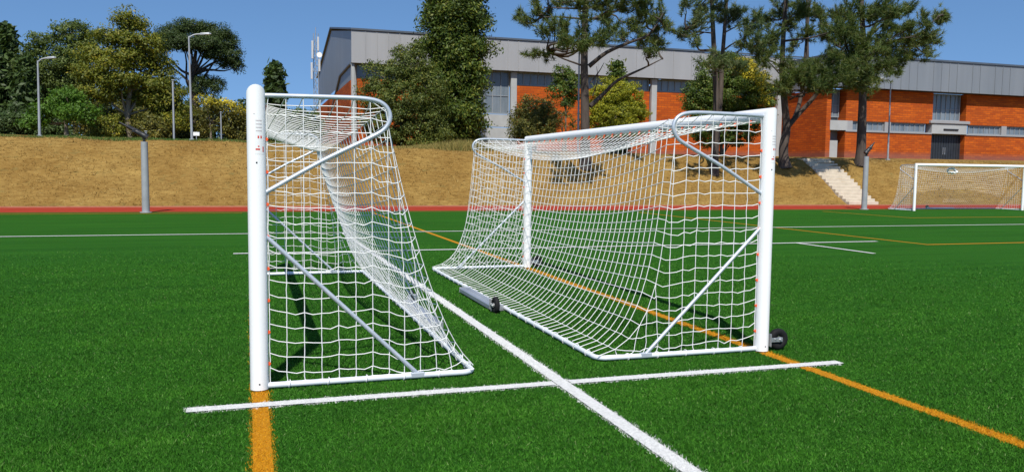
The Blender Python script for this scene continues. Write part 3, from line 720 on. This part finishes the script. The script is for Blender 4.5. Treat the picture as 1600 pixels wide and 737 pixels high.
# left group, far to near
def conifer(kind, label, Y, px, ytop, ybase, half, m, group=None, dens=1.0, ls=.2, tip=.02, lean=0, droop=.5, bottom=None, taper=.72):
    """spire: whorls of drooping branch sprays round a straight trunk"""
    b = at(px, ybase, Y); g = gz1(b[0], Y); b[2] = g-.05; root = empty(kind, tuple(b), label, 'tree', group)
    t = at(px, ytop, Y); h = t[2]-g; k = mpp(Y, px); R0 = half*k
    limbs = []; C = []; O = []
    z = (bottom or .06)*h
    while z < h*.99:
        f = z/h; rad = R0*((1-f)**taper+tip)*rng.uniform(.78, 1.12)*min(1, .62+2.2*f); n = int(5+6*rad/ max(R0, .1)); a0 = rng.uniform(0, 6)
        for i in range(n):
            a = a0+2*pi*i/n+rng.uniform(-.3, .3); rr = rad*rng.uniform(.65, 1.15); e = b+np.array([math.cos(a)*rr, math.sin(a)*rr, z-rr*.22*droop+rng.uniform(-.1, .1)])
            s0 = b+np.array([0, 0, z]); limbs.append(([s0, (s0+e)/2+np.array([0, 0, rr*.08]), e], .02+.012*rad, .008))
            q = max(4, int(dens*rr*16)); tt = rng.uniform(.25, 1.05, q)**.55
            C.append(s0+(e-s0)*tt[:, None]+rng.normal(0, .12*rr+.05, (q, 3))*np.array([1, 1, .5])); O.append(np.repeat([(e-s0)/max(rr, .05)], q, 0))
        z += max(.16, .05*h*(1-f)+.2)
    C = np.concatenate(C); O = np.concatenate(O); per = 9
    p = np.repeat(C, per, 0); o = np.repeat(O, per, 0); off = rng.normal(0, .17*max(1, ls/.2), (len(p), 3)); off[:, 2] -= np.abs(rng.normal(0, .14, len(p)))*droop; p = p+off
    stem_mesh(root, [b, b+np.array([lean, 0, h*.5]), b+np.array([lean, 0, h*.98])], .055*h**.8*.8, .02, limbs, M_bark2)
    quads_obj('crown', leaf_quads(p, unit(o*.5+rng.normal(0, .6, p.shape)+np.array([0, 0, .35])), ls*rng.uniform(.6, 1.3, len(p)), 2.0), m, root)
    return root
conifer('conifer_tree', 'dark pointed conifer at the far left edge, its tip above the left street lamp', 53, 15, 40, 206, 30, L_dark, GRPL, 1.3, .2)
conifer('conifer_tree', 'dark conifer cut by the left edge of the picture', 50, -14, 48, 206, 36, L_dark, GRPL, 1.3, .2)
conifer('conifer_tree', 'low dark conifer behind the left street lamp', 49, 42, 88, 206, 30, L_dark, GRPL, 1.3, .18)
broadleaf('round_tree', 'grey green rounded tree behind the left street lamp', 'tree', 51, (88, 206), [(68, 62, 22, 14, 0), (112, 52, 30, 22, 0), (142, 62, 22, 20, .5), (56, 78, 18, 14, 0), (95, 95, 36, 22, 0), (120, 85, 30, 24, 0), (60, 120, 34, 30, 0), (40, 140, 30, 34, 0), (95, 135, 40, 30, .5), (30, 175, 30, 30, 0), (44, 100, 24, 22, .4), (64, 160, 30, 24, 0), (128, 118, 26, 20, .4)],
          L_gum, trunk=[(88, 150), (84, 95)], r0=.2, dens=1.9, csize=.42, per=26, lsize=.13, group=GRPL)
# umbrella pine
broadleaf('umbrella_pine_tree', 'broad dark umbrella pine with bare limbs beside the taller street lamp', 'tree', 50, (303, 208),
          [(300, 42, 28, 11, 0), (266, 52, 26, 13, .4), (335, 50, 28, 13, 0), (350, 66, 24, 15, .3), (363, 84, 15, 17, 0), (285, 66, 28, 13, -.9), (322, 68, 28, 12, -.8), (252, 66, 18, 14, 0), (335, 84, 20, 9, -.5), (372, 104, 8, 11, 0), (318, 126, 18, 10, 0), (338, 134, 13, 13, 0), (308, 140, 14, 9, 0), (245, 85, 14, 12, 0), (352, 98, 12, 9, 0)],
          L_stone, bark=M_bark, trunk=[(304, 150), (302, 118), (306, 80)], r0=.2, dens=4.2, csize=.34, per=36, lsize=.085, group=GRPL, shell=.55, up=.6, limbs_to=15)
broadleaf('ochre_tree', 'tall olive and ochre tree with a leaning bare trunk, highest of the left group', 'tree', 43.5, (206, 208),
          [(196, 30, 20, 16, 0), (214, 42, 24, 16, .3), (176, 58, 34, 15, 0), (222, 70, 34, 18, 0), (150, 84, 36, 16, .3), (196, 92, 50, 17, 0), (240, 100, 30, 18, .4), (140, 112, 36, 14, 0), (186, 124, 42, 14, -.5), (232, 130, 34, 16, 0), (258, 122, 18, 22, .3), (160, 146, 36, 13, 0), (220, 152, 34, 11, .3), (250, 158, 28, 18, .4), (272, 146, 18, 14, .3), (286, 172, 18, 18, .4), (264, 190, 24, 16, 0), (172, 100, 18, 12, -1.0), (205, 62, 16, 10, -.8)],
          L_oliv, bark=M_bark2, trunk=[(199, 180), (203, 140), (196, 100), (200, 40)], r0=.15, dens=2.0, csize=.42, per=26, lsize=.125, group=GRPL, shell=.25, limbs_to=16)
broadleaf('broadleaf_tree', 'low bright green broadleaf tree right of the left street lamp', 'tree', 41.5, (104, 210),
          [(104, 152, 26, 15, 0), (80, 168, 28, 14, 0), (130, 170, 26, 14, 0), (62, 184, 20, 11, 0), (108, 178, 24, 12, -.7), (140, 186, 16, 10, 0), (48, 192, 18, 9, 0)],
          L_brig, trunk=[(103, 190), (104, 170)], r0=.09, dens=2.3, csize=.36, per=22, lsize=.13, group=GRPL, shell=.45, limbs_to=7)
UG = 'undergrowth along the tree line behind the left goal'
for i, (px, py, rx, ry, Y, m, lab) in enumerate([
    (20, 182, 34, 28, 46, L_dark, 'dark leafy shrub at the left edge under the conifers'), (72, 190, 30, 22, 46, L_dark, 'dark shrub in the shade behind the bright green tree'),
    (165, 192, 26, 18, 43, L_oliv, 'ochre shrub left of the leaning trunk'), (150, 178, 30, 26, 46, L_under, 'brownish shrub behind the ochre shrub'),
    (236, 190, 30, 20, 43, L_under, 'brownish shrub right of the leaning trunk'), (262, 176, 24, 34, 45, L_under, 'tall thin brown shrub left of the taller street lamp'),
    (300, 190, 26, 28, 46.5, L_under, 'brown shrub behind the foot of the taller street lamp'), (210, 175, 36, 30, 48, L_under, 'dull shrub deep behind the leaning trunk'),
    (384, 196, 26, 24, 45, L_under, 'dull green shrub beside the top of the left goal post'), (430, 196, 34, 26, 47, L_gum, 'grey green shrub behind the top of the left net'), (478, 190, 26, 30, 49, L_gum, 'grey green shrub below the lattice mast')]):
    broadleaf('shrub', lab, 'shrub', Y, (px, 212), [(px, py+26, rx*1.1, ry*.6+6, .2), (px, py, rx, ry*.8, 0), (px-rx*.5, py+8, rx*.6, ry*.7, 0), (px+rx*.5, py+6, rx*.6, ry*.7, 0), (px, py+14, rx, ry*.6, -.3)], m, r0=.04, dens=1.5, csize=.36, per=22, lsize=.12, group=UG, shell=.4)
broadleaf('flowering_shrub', 'yellow flowering shrub with thin bare stems right of the taller street lamp', 'shrub', 44, (330, 214),
          [(322, 166, 20, 15, 0), (350, 172, 22, 15, .3), (372, 176, 18, 14, 0), (335, 190, 24, 18, .3), (362, 196, 24, 16, .4)], L_under, trunk=[(328, 190), (324, 172)], r0=.05, dens=1.4, csize=.36, per=20, lsize=.12, group=UG,
          extra=[('blossom', [(322, 156, 18, 8, -.2), (352, 164, 20, 8, 0), (374, 170, 14, 8, 0)], L_flow, 2.2, 10, .11)], limbs_to=5)
conifer('conifer_tree', 'small distant pointed conifer above the left goal net', 92, 430, 103, 165, 13, L_dark, GRPL, 1.2, .42, droop=.2)

for i, (px, yt, rx, Y) in enumerate([(-30, 108, 44, 60), (40, 118, 46, 62), (118, 108, 44, 60), (190, 118, 46, 63), (256, 128, 40, 60), (322, 150, 40, 61), (392, 160, 42, 62), (462, 172, 36, 66)]):
    broadleaf('round_tree', 'dark tree deep behind the front row of trees on the left embankment', 'tree', Y, (px, 212), [(px, yt+20, rx*.8, 22, 0), (px-rx*.4, yt+52, rx*.8, 30, 0), (px+rx*.4, yt+52, rx*.8, 30, 0), (px, (yt+70+225)/2, rx*1.2, (225-yt-60)/2, 0)], L_dark, trunk=[(px, yt+70), (px, yt+40)], r0=.18, dens=.55, csize=.6, per=22, lsize=.22, group='far row of dark trees at the left', shell=.5, limbs_to=4)

# centre: laurel mass and the tall cedar
broadleaf('laurel_tree', 'wide dark laurel tree hiding the left end of the sports hall', 'tree', 50, (625, 236),
          [(610, 120, 34, 28, 0), (645, 105, 28, 30, 0), (590, 150, 32, 28, 0), (632, 150, 38, 30, -.6), (668, 140, 30, 40, 0), (586, 185, 26, 28, 0), (620, 190, 36, 30, -.5), (660, 190, 36, 32, 0), (640, 215, 44, 16, 0), (600, 212, 26, 14, 0), (688, 205, 20, 22, 0), (628, 84, 16, 10, 0), (578, 108, 10, 9, 0), (652, 78, 14, 9, 0)],
          L_laur, trunk=[(628, 190), (632, 140)], r0=.17, dens=1.35, csize=.42, per=30, lsize=.12, shell=.45, limbs_to=14)
conifer('cedar_tree', 'tall dark green cedar rising out of the picture beside the laurel', 53.5, 710, -210, 234, 57, L_ced, None, 2.1, .125, tip=.05, droop=1.9, bottom=.09, taper=.45)
# shrubs in front of the hall
broadleaf('olive_shrub', 'olive green willowy shrub left of the bare trunked pine', 'shrub', 41, (836, 226), [(836, 168, 30, 18, 0), (820, 185, 24, 22, 0), (852, 186, 24, 24, 0), (836, 198, 34, 20, -.4), (812, 206, 16, 12, 0)], L_under, r0=.05, dens=2.0, csize=.33, per=28, lsize=.10, shell=.4, droop=1.2)
broadleaf('small_tree', 'small dark broadleaf tree behind the left street lamp of the hall', 'tree', 43.4, (884, 222), [(880, 112, 16, 10, 0), (888, 126, 24, 12, 0), (876, 140, 20, 12, 0), (896, 146, 14, 14, 0), (884, 160, 10, 10, 0)], L_bush, trunk=[(884, 180), (884, 140)], r0=.06, dens=1.8, csize=.3, per=20, lsize=.12, shell=.3)
broadleaf('sparse_shrub', 'thin shrub with brick showing through, between olive shrub and pine', 'shrub', 42.6, (880, 226), [(878, 178, 22, 18, 0), (896, 192, 16, 18, 0), (866, 198, 18, 16, 0), (850, 160, 14, 10, 0)], L_under, r0=.04, dens=.8, csize=.26, per=14, lsize=.10, shell=.2)
broadleaf('round_shrub', 'large round yellow green shrub right of the bare trunked pine', 'shrub', 42, (962, 226), [(962, 146, 34, 22, 0), (944, 160, 28, 24, 0), (984, 158, 26, 26, 0), (964, 180, 42, 22, -.4), (990, 178, 20, 18, 0), (940, 192, 24, 16, 0), (970, 204, 38, 14, 0)], L_yel, r0=.06, dens=2.4, csize=.26, per=26, lsize=.095, shell=.6)
conifer('conifer_tree', 'small pointed conifer tip behind the round yellow green shrub', 43.9, 962, 92, 225, 22, L_ced, None, 1.2, .13, droop=.3)
broadleaf('dense_shrub', 'big dense dark shrub with pale yellow flower heads beside the right goal corner', 'shrub', 42.2, (1128, 240), [(1120, 122, 32, 24, 0), (1150, 112, 30, 24, 0), (1102, 146, 30, 22, 0), (1140, 148, 40, 28, -.6), (1172, 138, 30, 30, 0), (1186, 160, 22, 22, 0), (1110, 172, 32, 20, 0), (1160, 178, 40, 20, 0), (1130, 205, 50, 22, 0), (1084, 160, 16, 14, 0), (1132, 94, 20, 12, 0)],
          L_bush, r0=.08, dens=1.8, csize=.36, per=26, lsize=.12, shell=.5, extra=[('blossom', [(1174, 118, 20, 16, -1.1), (1190, 142, 14, 20, -1.1), (1160, 102, 18, 10, -1)], L_flow, 2.2, 9, .12)])

# maritime pines: bare trunks, open limbs, needle tufts at the twig ends
def pine(label, Y, base, trunk, r0, r1, limbs, lobes, dens=1.0, m=None, group='tall pines in front of the hall', tuft=.31, needles=44, extra_trunks=()):
    b = at(base[0], base[1], Y); b[2] = gz1(b[0], Y)-.1
    root = empty('pine_tree', tuple(b), label, 'tree', group)
    T = [b]+[at(p[0], p[1], Y+(p[2] if len(p) > 2 else 0)) for p in trunk]; LB = []; nodes = list(bez(T, 6))[6:]
    for et, ra, rb in extra_trunks:
        E = [b+np.array([.0, .05, 0])]+[at(p[0], p[1], Y+(p[2] if len(p) > 2 else 0)) for p in et] if et[0] != 'limb' else None
        LB.append((E, ra, rb)); nodes += list(bez(E, 5))[5:]
    for pts, ra, rb in limbs:
        P = [at(p[0], p[1], Y+(p[2] if len(p) > 2 else 0)) for p in pts]; LB.append((P, ra, rb)); nodes += list(bez(P, 4))[1:]
    nodes = np.array(nodes); tips = []; dirs = []
    for q in lobes:
        px, py, rx, ry = q[:4]; k = mpp(Y, px); d0 = q[4]*2.5 if len(q) > 4 else rng.uniform(-3.6, 2.2)
        c = at(px, py, Y+d0); r = np.array([rx*k*1.05, max(rx*k*.8, .5), ry*k*1.45]); n = max(4, int(dens*14.5*(rx*k+.25)*(ry*k+.25)*1.5))
        pts = c+rnd_dir(n)*r*(rng.random((n, 1))**.45)
        # one branch reaches the lobe, twigs fan out from it
        below = nodes[nodes[:, 2] < c[2]+.6]; below = below if len(below) else nodes
        a = below[np.argmin(((below-c)**2*np.array([1, 1, 1.6])).sum(1))]; P = limb_path(a, c, 5, .05, -.03); LB.append((P, .035+.008*np.linalg.norm(c-a), .014))
        for t in pts:
            s0 = P[rng.integers(2, 5)]; LB.append(([s0, (s0+t)/2+rng.normal(0, .06, 3), t], .012, .006)); tips.append(t); dirs.append(unit(t-s0)+np.array([0, 0, .45]))
            for _k in range(2): tt = s0+(t-s0)*rng.uniform(.45, .8)+rng.normal(0, .15, 3); tips.append(tt); dirs.append(unit(t-s0)+np.array([0, 0, .4]))
    tips = np.array(tips); dirs = unit(np.array(dirs)); n = len(tips)
    c = np.repeat(tips, needles, 0); d = np.repeat(dirs, needles, 0); N_ = len(c)
    v = unit(d*.7+rng.normal(0, .7, (N_, 3))); l = tuft*rng.uniform(.55, 1.1, N_)*np.repeat(rng.uniform(.75, 1.2, n), needles)
    s0 = c+d*rng.uniform(-.22, .18, N_)[:, None]
    side = unit(np.cross(v, rnd_dir(N_)))*.0135
    V = np.stack([s0-side, s0+side, s0+v*l[:, None]], 1)-np.array(root.location)
    stem_mesh(root, T, r0, r1, LB, M_bark)
    # needles of one tuft share a tone: weld them through a common island by tuft colour attribute
    o = mesh_np('crown', V, np.arange(3*N_).reshape(-1, 3), m or L_pine, root); return root
pine('tall pine with straight bare trunk and long low limb before the sports hall', 36.0, (915, 262), [(914, 160), (913, 90), (915, 0), (917, -70)], .23, .11,
     [([(922, 166), (944, 146), (965, 126, -.5), (1005, 107, -.8), (1035, 92, -1)], .12, .02), ([(920, 104), (948, 82, -.4), (985, 66, -.9), (1014, 54, -1.2), (1036, 22, -1.4)], .11, .025), ([(908, 102), (880, 92, -.4), (862, 84, -.6)], .05, .02),
      ([(912, 30), (878, 27, -.4), (848, 27, -.7)], .05, .02), ([(912, 14), (880, 13), (850, 12)], .05, .02), ([(918, 32), (950, 22, .4), (985, 12, .6)], .07, .02), ([(905, 80), (888, 62)], .03, .01), ([(922, 130), (936, 112), (944, 98)], .04, .012), ([(926, 150), (934, 124), (932, 104)], .03, .01)],
     [(808, 28, 7, 6), (826, 36, 12, 6), (836, 12, 7, 10), (850, 24, 16, 9), (846, 45, 12, 5), (868, 42, 12, 8), (884, 36, 12, 8, -1.6), (880, 58, 12, 6, -2), (914, 46, 10, 18, -1.9), (870, 6, 18, 6), (945, 24, 14, 10), (956, 44, 14, 9, -1.8), (942, 60, 16, 7, -2), (968, 56, 12, 6), (990, 40, 16, 12), (1004, 24, 16, 12), (1022, 48, 14, 12), (1034, 24, 8, 18), (1044, 42, 8, 10), (1002, 62, 16, 6), (1028, 66, 12, 7), (1018, 80, 10, 6), (830, 84, 8, 4, -.5), (850, 86, 9, 4, -.5), (975, 10, 26, 8), (1000, 6, 22, 8), (940, 4, 22, 7), (905, 8, 14, 8), (904, 62, 12, 7, -2),
      (860, -30, 40, 18), (960, -30, 46, 18)], 1.0)
pine('slim pine with two dark stems rising before the dense shrub', 35.7, (1116, 272), [(1119, 160), (1116, 90), (1113, 20), (1110, -60)], .17, .08,
     [([(1113, 52), (1095, 50), (1072, 46, -.5)], .04, .015), ([(1131, 52), (1150, 42), (1166, 36)], .04, .015), ([(1129, 80), (1146, 68), (1164, 60, -.5)], .05, .02)],
     [(1072, 50, 12, 5), (1088, 40, 12, 7), (1062, 56, 6, 5), (1098, 26, 14, 8), (1094, 8, 18, 8), (1070, 4, 14, 5), (1086, 62, 6, 5), (1140, 34, 14, 9), (1152, 16, 18, 8), (1168, 44, 14, 8), (1184, 62, 14, 7), (1166, 76, 12, 6), (1192, 82, 10, 6), (1184, 30, 14, 10), (1124, 12, 14, 8), (1126, 92, 12, 8, -1.4), (1106, 98, 10, 6, -1.4), (1150, 96, 14, 7, -1.4), (1095, -30, 40, 20), (1145, -30, 40, 20)], .95, L_pine2,
     extra_trunks=[([(1125, 160), (1128, 100), (1134, 20), (1138, -60)], .17, .07)])
pine('forked pine with a thick twisted trunk between the right goal post and the steps', 36.4, (1226, 262), [(1224, 232), (1229, 200), (1226, 165), (1222, 110), (1225, 40), (1232, -40)], .27, .08,
     [([(1229, 200), (1248, 178), (1275, 148, -.4), (1292, 112, -.7), (1325, 66, -.9), (1345, 40, -1)], .17, .03), ([(1240, 188), (1250, 158, .3), (1256, 110, .5), (1262, 40, .6), (1268, -20, .7)], .12, .04), ([(1234, 156), (1256, 144, -.8), (1290, 128, -1.2)], .05, .015), ([(1222, 120), (1204, 100, -.5), (1190, 88, -.7)], .04, .015)],
     [(1196, 92, 14, 8), (1208, 74, 12, 8), (1186, 70, 10, 6), (1212, 50, 14, 10), (1232, 36, 16, 12), (1196, 30, 14, 10), (1218, 14, 18, 9), (1250, 20, 18, 10), (1262, 50, 12, 8), (1278, 26, 14, 12), (1250, 108, 16, 7), (1276, 98, 18, 9, -1), (1296, 110, 18, 10, -1.3), (1268, 122, 18, 8, -1.5), (1300, 130, 18, 8, -1.4), (1284, 134, 14, 7, -1.4), (1316, 118, 14, 8, -1.4), (1252, 116, 16, 8, -1.5), (1270, 132, 14, 7, -1.5), (1234, 138, 12, 6, -1.3), (1240, 122, 14, 7, -1.3), (1216, 130, 12, 7, -1.2), (1304, 84, 14, 8, -1.4), (1290, 54, 12, 8), (1312, 48, 12, 9), (1240, 70, 10, 8), (1226, 98, 8, 8, -.8), (1210, -30, 36, 18), (1260, -30, 36, 18)], 1.0)
pine('dark thin pine stem showing against the sky behind the forked pine', 73, (1262, 246), [(1262, 160), (1261, 90), (1261, 20), (1262, -40)], .26, .13, [([(1261, 60), (1274, 46), (1288, 36)], .04, .015), ([(1261, 50), (1250, 30)], .035, .012)],
     [(1250, 6, 16, 9), (1282, 14, 14, 9), (1286, 40, 9, 6), (1268, -20, 26, 16)], .8)
pine('leafy pine with a straight lower trunk standing right of the steps', 36.7, (1345, 254), [(1346, 210), (1348, 150), (1350, 95), (1347, 30), (1343, -50)], .28, .10,
     [([(1350, 96), (1378, 70, -.4), (1405, 62), (1440, 50, .3), (1466, 26, .3)], .09, .02), ([(1350, 120), (1375, 108, -.6), (1405, 100, -.7)], .06, .02), ([(1349, 140), (1334, 122, -.8), (1322, 110, -1)], .05, .015), ([(1348, 70), (1375, 42), (1405, 20)], .07, .02), ([(1348, 110), (1320, 80), (1300, 66)], .05, .015)],
     [(1346, 62, 20, 14, -1.2), (1326, 40, 16, 12), (1310, 24, 14, 10), (1336, 14, 20, 11), (1366, 26, 18, 12), (1384, 12, 16, 10), (1400, 22, 14, 8), (1418, 12, 9, 6), (1360, 84, 20, 11, -1.4), (1330, 82, 16, 11, -1), (1322, 104, 16, 9, -1.2), (1344, 108, 16, 9, -1.5), (1376, 66, 16, 10, -.6), (1392, 84, 14, 10), (1384, 104, 16, 8, -1), (1404, 96, 12, 9), (1368, 122, 16, 7, -1.2), (1340, 132, 14, 7, -1.4), (1324, 120, 14, 7, -1.5), (1358, 136, 14, 6, -1.3), (1418, 84, 14, 9), (1420, 64, 12, 9), (1438, 68, 12, 9), (1446, 84, 10, 7), (1452, 48, 11, 9), (1458, 62, 10, 9), (1466, 32, 9, 8), (1476, 20, 7, 6), (1440, 30, 9, 8), (1426, 40, 10, 7), (1404, 46, 10, 7), (1402, 112, 9, 4), (1386, 40, 12, 9), (1302, 90, 12, 8), (1310, 60, 12, 9), (1340, -26, 40, 18)], 1.15)

# ------------------------------------------------------------------ lamps, poles, mast, sprinkler posts, small things
def street_lamp(label, Y, base, top, arm=None, r=.06, group='street lamps on top of the embankment', head=.5):
    b = at(base[0], base[1], Y); b[2] = gz1(b[0], Y)-.05; t = at(top[0], top[1], Y); root = empty('street_lamp', tuple(b), label, 'street lamp', group)
    z = t[2]-b[2]; e = t-b
    m = MB().tube([(0, 0, 0), (e[0]*.4, 0, z*.4), (e[0], 0, z)], [r, r*.8, r*.55], 10); m.bbox((-r*1.7, -r*1.7, 0), (r*1.7, r*1.7, .12), .01); m.build('pole', M_lamp, root)
    if arm:
        a = at(arm[0], arm[1], Y)-b
        MB().tube(bez([(e[0], 0, z-.05), (e[0]+(a[0]-e[0])*.25, 0, z+(a[2]-z)*.5), (e[0]+(a[0]-e[0])*.55, 0, z+(a[2]-z)*.75)], 4), r*.45, 8).build('arm', M_lamp, root)
        x0 = e[0]+(a[0]-e[0])*.5; h = MB(); zz = a[2]; zs = z+(a[2]-z)*.72
        h.add([(x0, -.05, zs-.03), (x0, .05, zs-.03), (x0, .05, zs+.05), (x0, -.05, zs+.05), (a[0]*.8+x0*.2, -.11, zz-.04), (a[0]*.8+x0*.2, .11, zz-.04), (a[0]*.8+x0*.2, .09, zz+.04), (a[0]*.8+x0*.2, -.09, zz+.04), (a[0], -.07, zz-.03), (a[0], .07, zz-.03), (a[0], .06, zz+.015), (a[0], -.06, zz+.015)],
              [(0, 1, 2, 3), (0, 4, 5, 1), (1, 5, 6, 2), (2, 6, 7, 3), (3, 7, 4, 0), (4, 8, 9, 5), (5, 9, 10, 6), (6, 10, 11, 7), (7, 11, 8, 4), (8, 11, 10, 9)])
        ho = h.build('lamp_head', M_lamp, root)
        MB().box((x0+(a[0]-x0)*.35, -.05, zz-.052), (x0+(a[0]-x0)*.85, .05, zz-.045)).build('lens', M_glassl, ho)
    return root
street_lamp('shorter grey street lamp at the left, in front of the bright green tree', 38.6, (62, 212), (59, 95), (88, 90))
street_lamp('taller grey street lamp in front of the umbrella pine', 38.6, (300, 222), (295, 57), (330, 53))
street_lamp('grey street lamp close beside the straight bare trunked pine', 38.5, (903, 240), (906, 18), (932, 12))
street_lamp('thin grey street lamp between the leafy pine and the door', 38.5, (1387, 250), (1392, 127), (1374, 122), r=.055)
def bare_pole(label, Y, base, top, r):
    b = at(base[0], base[1], Y); b[2] = gz1(b[0], Y)-.05; t = at(top[0], top[1], Y)-b
    m = MB().tube([(0, 0, 0), (t[0], 0, t[2])], [r, r*.85], 8); m.bbox((t[0]-r*1.3, -r*1.3, t[2]), (t[0]+r*1.3, r*1.3, t[2]+.04), .008)
    o = m.build('fence_pole', M_lamp); o.location = tuple(b); tag(o, label, 'pole', 'bare poles on top of the embankment')
bare_pole('tall bare grey pole left of the taller street lamp', 38.8, (272, 222), (270, 126), .045)
bare_pole('short thin grey pole in front of the yellow flowering shrub', 39, (346, 222), (345, 176), .03)
bare_pole('stubby dark pole behind the left sprinkler post', 38.2, (229, 221), (228, 206), .045)
b = at(307, 218, 38.55); b[2] = gz1(b[0], 38.55)-.02; sg = empty('notice_sign', tuple(b), 'small white notice plate on a short stake by the taller street lamp', 'sign')
MB().tube([(0, 0, 0), (0, 0, .42)], .018, 8).build('stake', M_lamp, sg); MB().bbox((-.13, -.035, .24), (.13, -.02, .40), .004).build('plate', M_sign, sg)
# lattice mast with aerials behind the hall
b = at(494, 150, 75); mb_ = np.array([b[0], 75, 3.0]); zt = at(493, 52, 75)[2]; mast = empty('telecom_mast', tuple(mb_), 'grey lattice mast with white aerial panels behind the left end of the hall', 'mast')
m = MB(); hh_ = zt-3; a = .24
for i in range(3):
    an = 2*pi*i/3+.4; m.tube([(a*math.cos(an), a*math.sin(an), 0), (a*math.cos(an), a*math.sin(an), hh_)], .032, 6)
z = 0; k = 0
while z < hh_-.5:
    for i in range(3):
        a0, a1 = 2*pi*i/3+.4, 2*pi*(i+1)/3+.4
        m.tube([(a*math.cos(a0), a*math.sin(a0), z), (a*math.cos(a1), a*math.sin(a1), z+.5)], .016, 4)
    z += .5
m.build('lattice', M_lamp, mast)
for px, y0, y1 in ((488, 64, 92), (497, 58, 80), (487, 98, 124), (499, 92, 112)):
    p0 = at(px, y0, 74.6)-mb_; p1 = at(px, y1, 74.6)-mb_
    m = MB().bbox((p0[0]-.085, p0[1]-.06, p1[2]), (p0[0]+.085, p0[1]+.06, p0[2]), .02); m.tube([(0, 0, (p0[2]+p1[2])/2), (p0[0], p0[1], (p0[2]+p1[2])/2)], .025, 5); m.build('aerial_panel', M_lamp2, mast)
p0 = at(499, 86, 74.5)-mb_; m = MB()
m.tube([(p0[0], p0[1]+.12, p0[2]), (p0[0], p0[1], p0[2]), (p0[0], p0[1]-.04, p0[2])], [.08, .22, .24], 16); m.build('dish', M_sign, mast)
MB().tube([(0, 0, hh_-.2), (0, 0, hh_+.5)], .03, 6).build('whip_aerial', M_lamp, mast)
# grey posts with black rain guns on top at the edge of the track
def sprinkler_post(label, base, Y, topy, dirn, h):
    b = at(base[0], base[1], Y); root = empty('sprinkler_post', (b[0], Y, 0), label, 'sprinkler post', 'grey sprinkler posts beside the track')
    m = MB().tube([(0, 0, 0), (0, 0, h)], [.122, .108], 20); m.tube([(0, 0, 0), (0, 0, .03)], .19, 20); m.build('tube', M_pole, root)
    m = MB().tube([(0, 0, h+.001), (0, 0, h+.10)], .045, 10); m.bbox((-.07, -.06, h+.10), (.07, .06, h+.2), .012); m.build('swivel', M_black, root)
    d = dirn; gun = MB().tube(bez([(.09*-d, 0, h+.13), (.0, 0, h+.2), (d*.22, 0, h+.32), (d*.5, 0, h+.49)], 4), [.10]*5+[.085]*4+[.06]*4, 10)
    gun.tube([(d*.2, 0, h+.38), (d*.46, 0, h+.50)], .028, 8); gun.bbox((d*.3-.05, -.09, h+.30), (d*.3+.05, .09, h+.40), .01); gun.tube([(d*.48, 0, h+.48), (d*.74, 0, h+.62)], [.036, .022], 8)
    go = gun.build('spray_gun', M_black, root)
    return root
sprinkler_post('thick grey post with black spray gun at the foot of the left embankment', (228, 330), 29.3, 235, -1, 2.33)
sprinkler_post('thick grey post with black spray gun by the far goal and the steps', (1350, 327), 29.4, 262, .55, 2.33)

# gathered knot of spare netting hanging under the far crossbar
far = [o for o in col.objects if o.get('label', '').startswith('small far white')][0]
m = MB(); k = 40
for q in range(5):
    ph = rng.uniform(0, 6); pts = [(.10+.05*math.sin(3*t+ph)+.02*q, 4.02+.24*math.cos(t+.2*q)*(1-.08*q), 1.74+.11*math.sin(t+ph*.2)+.02*math.sin(5*t+ph)) for t in np.linspace(0, 2*pi*.9, k)]
    m.tube(pts, .022, 6)
m.build('net_bundle', M_net, far)
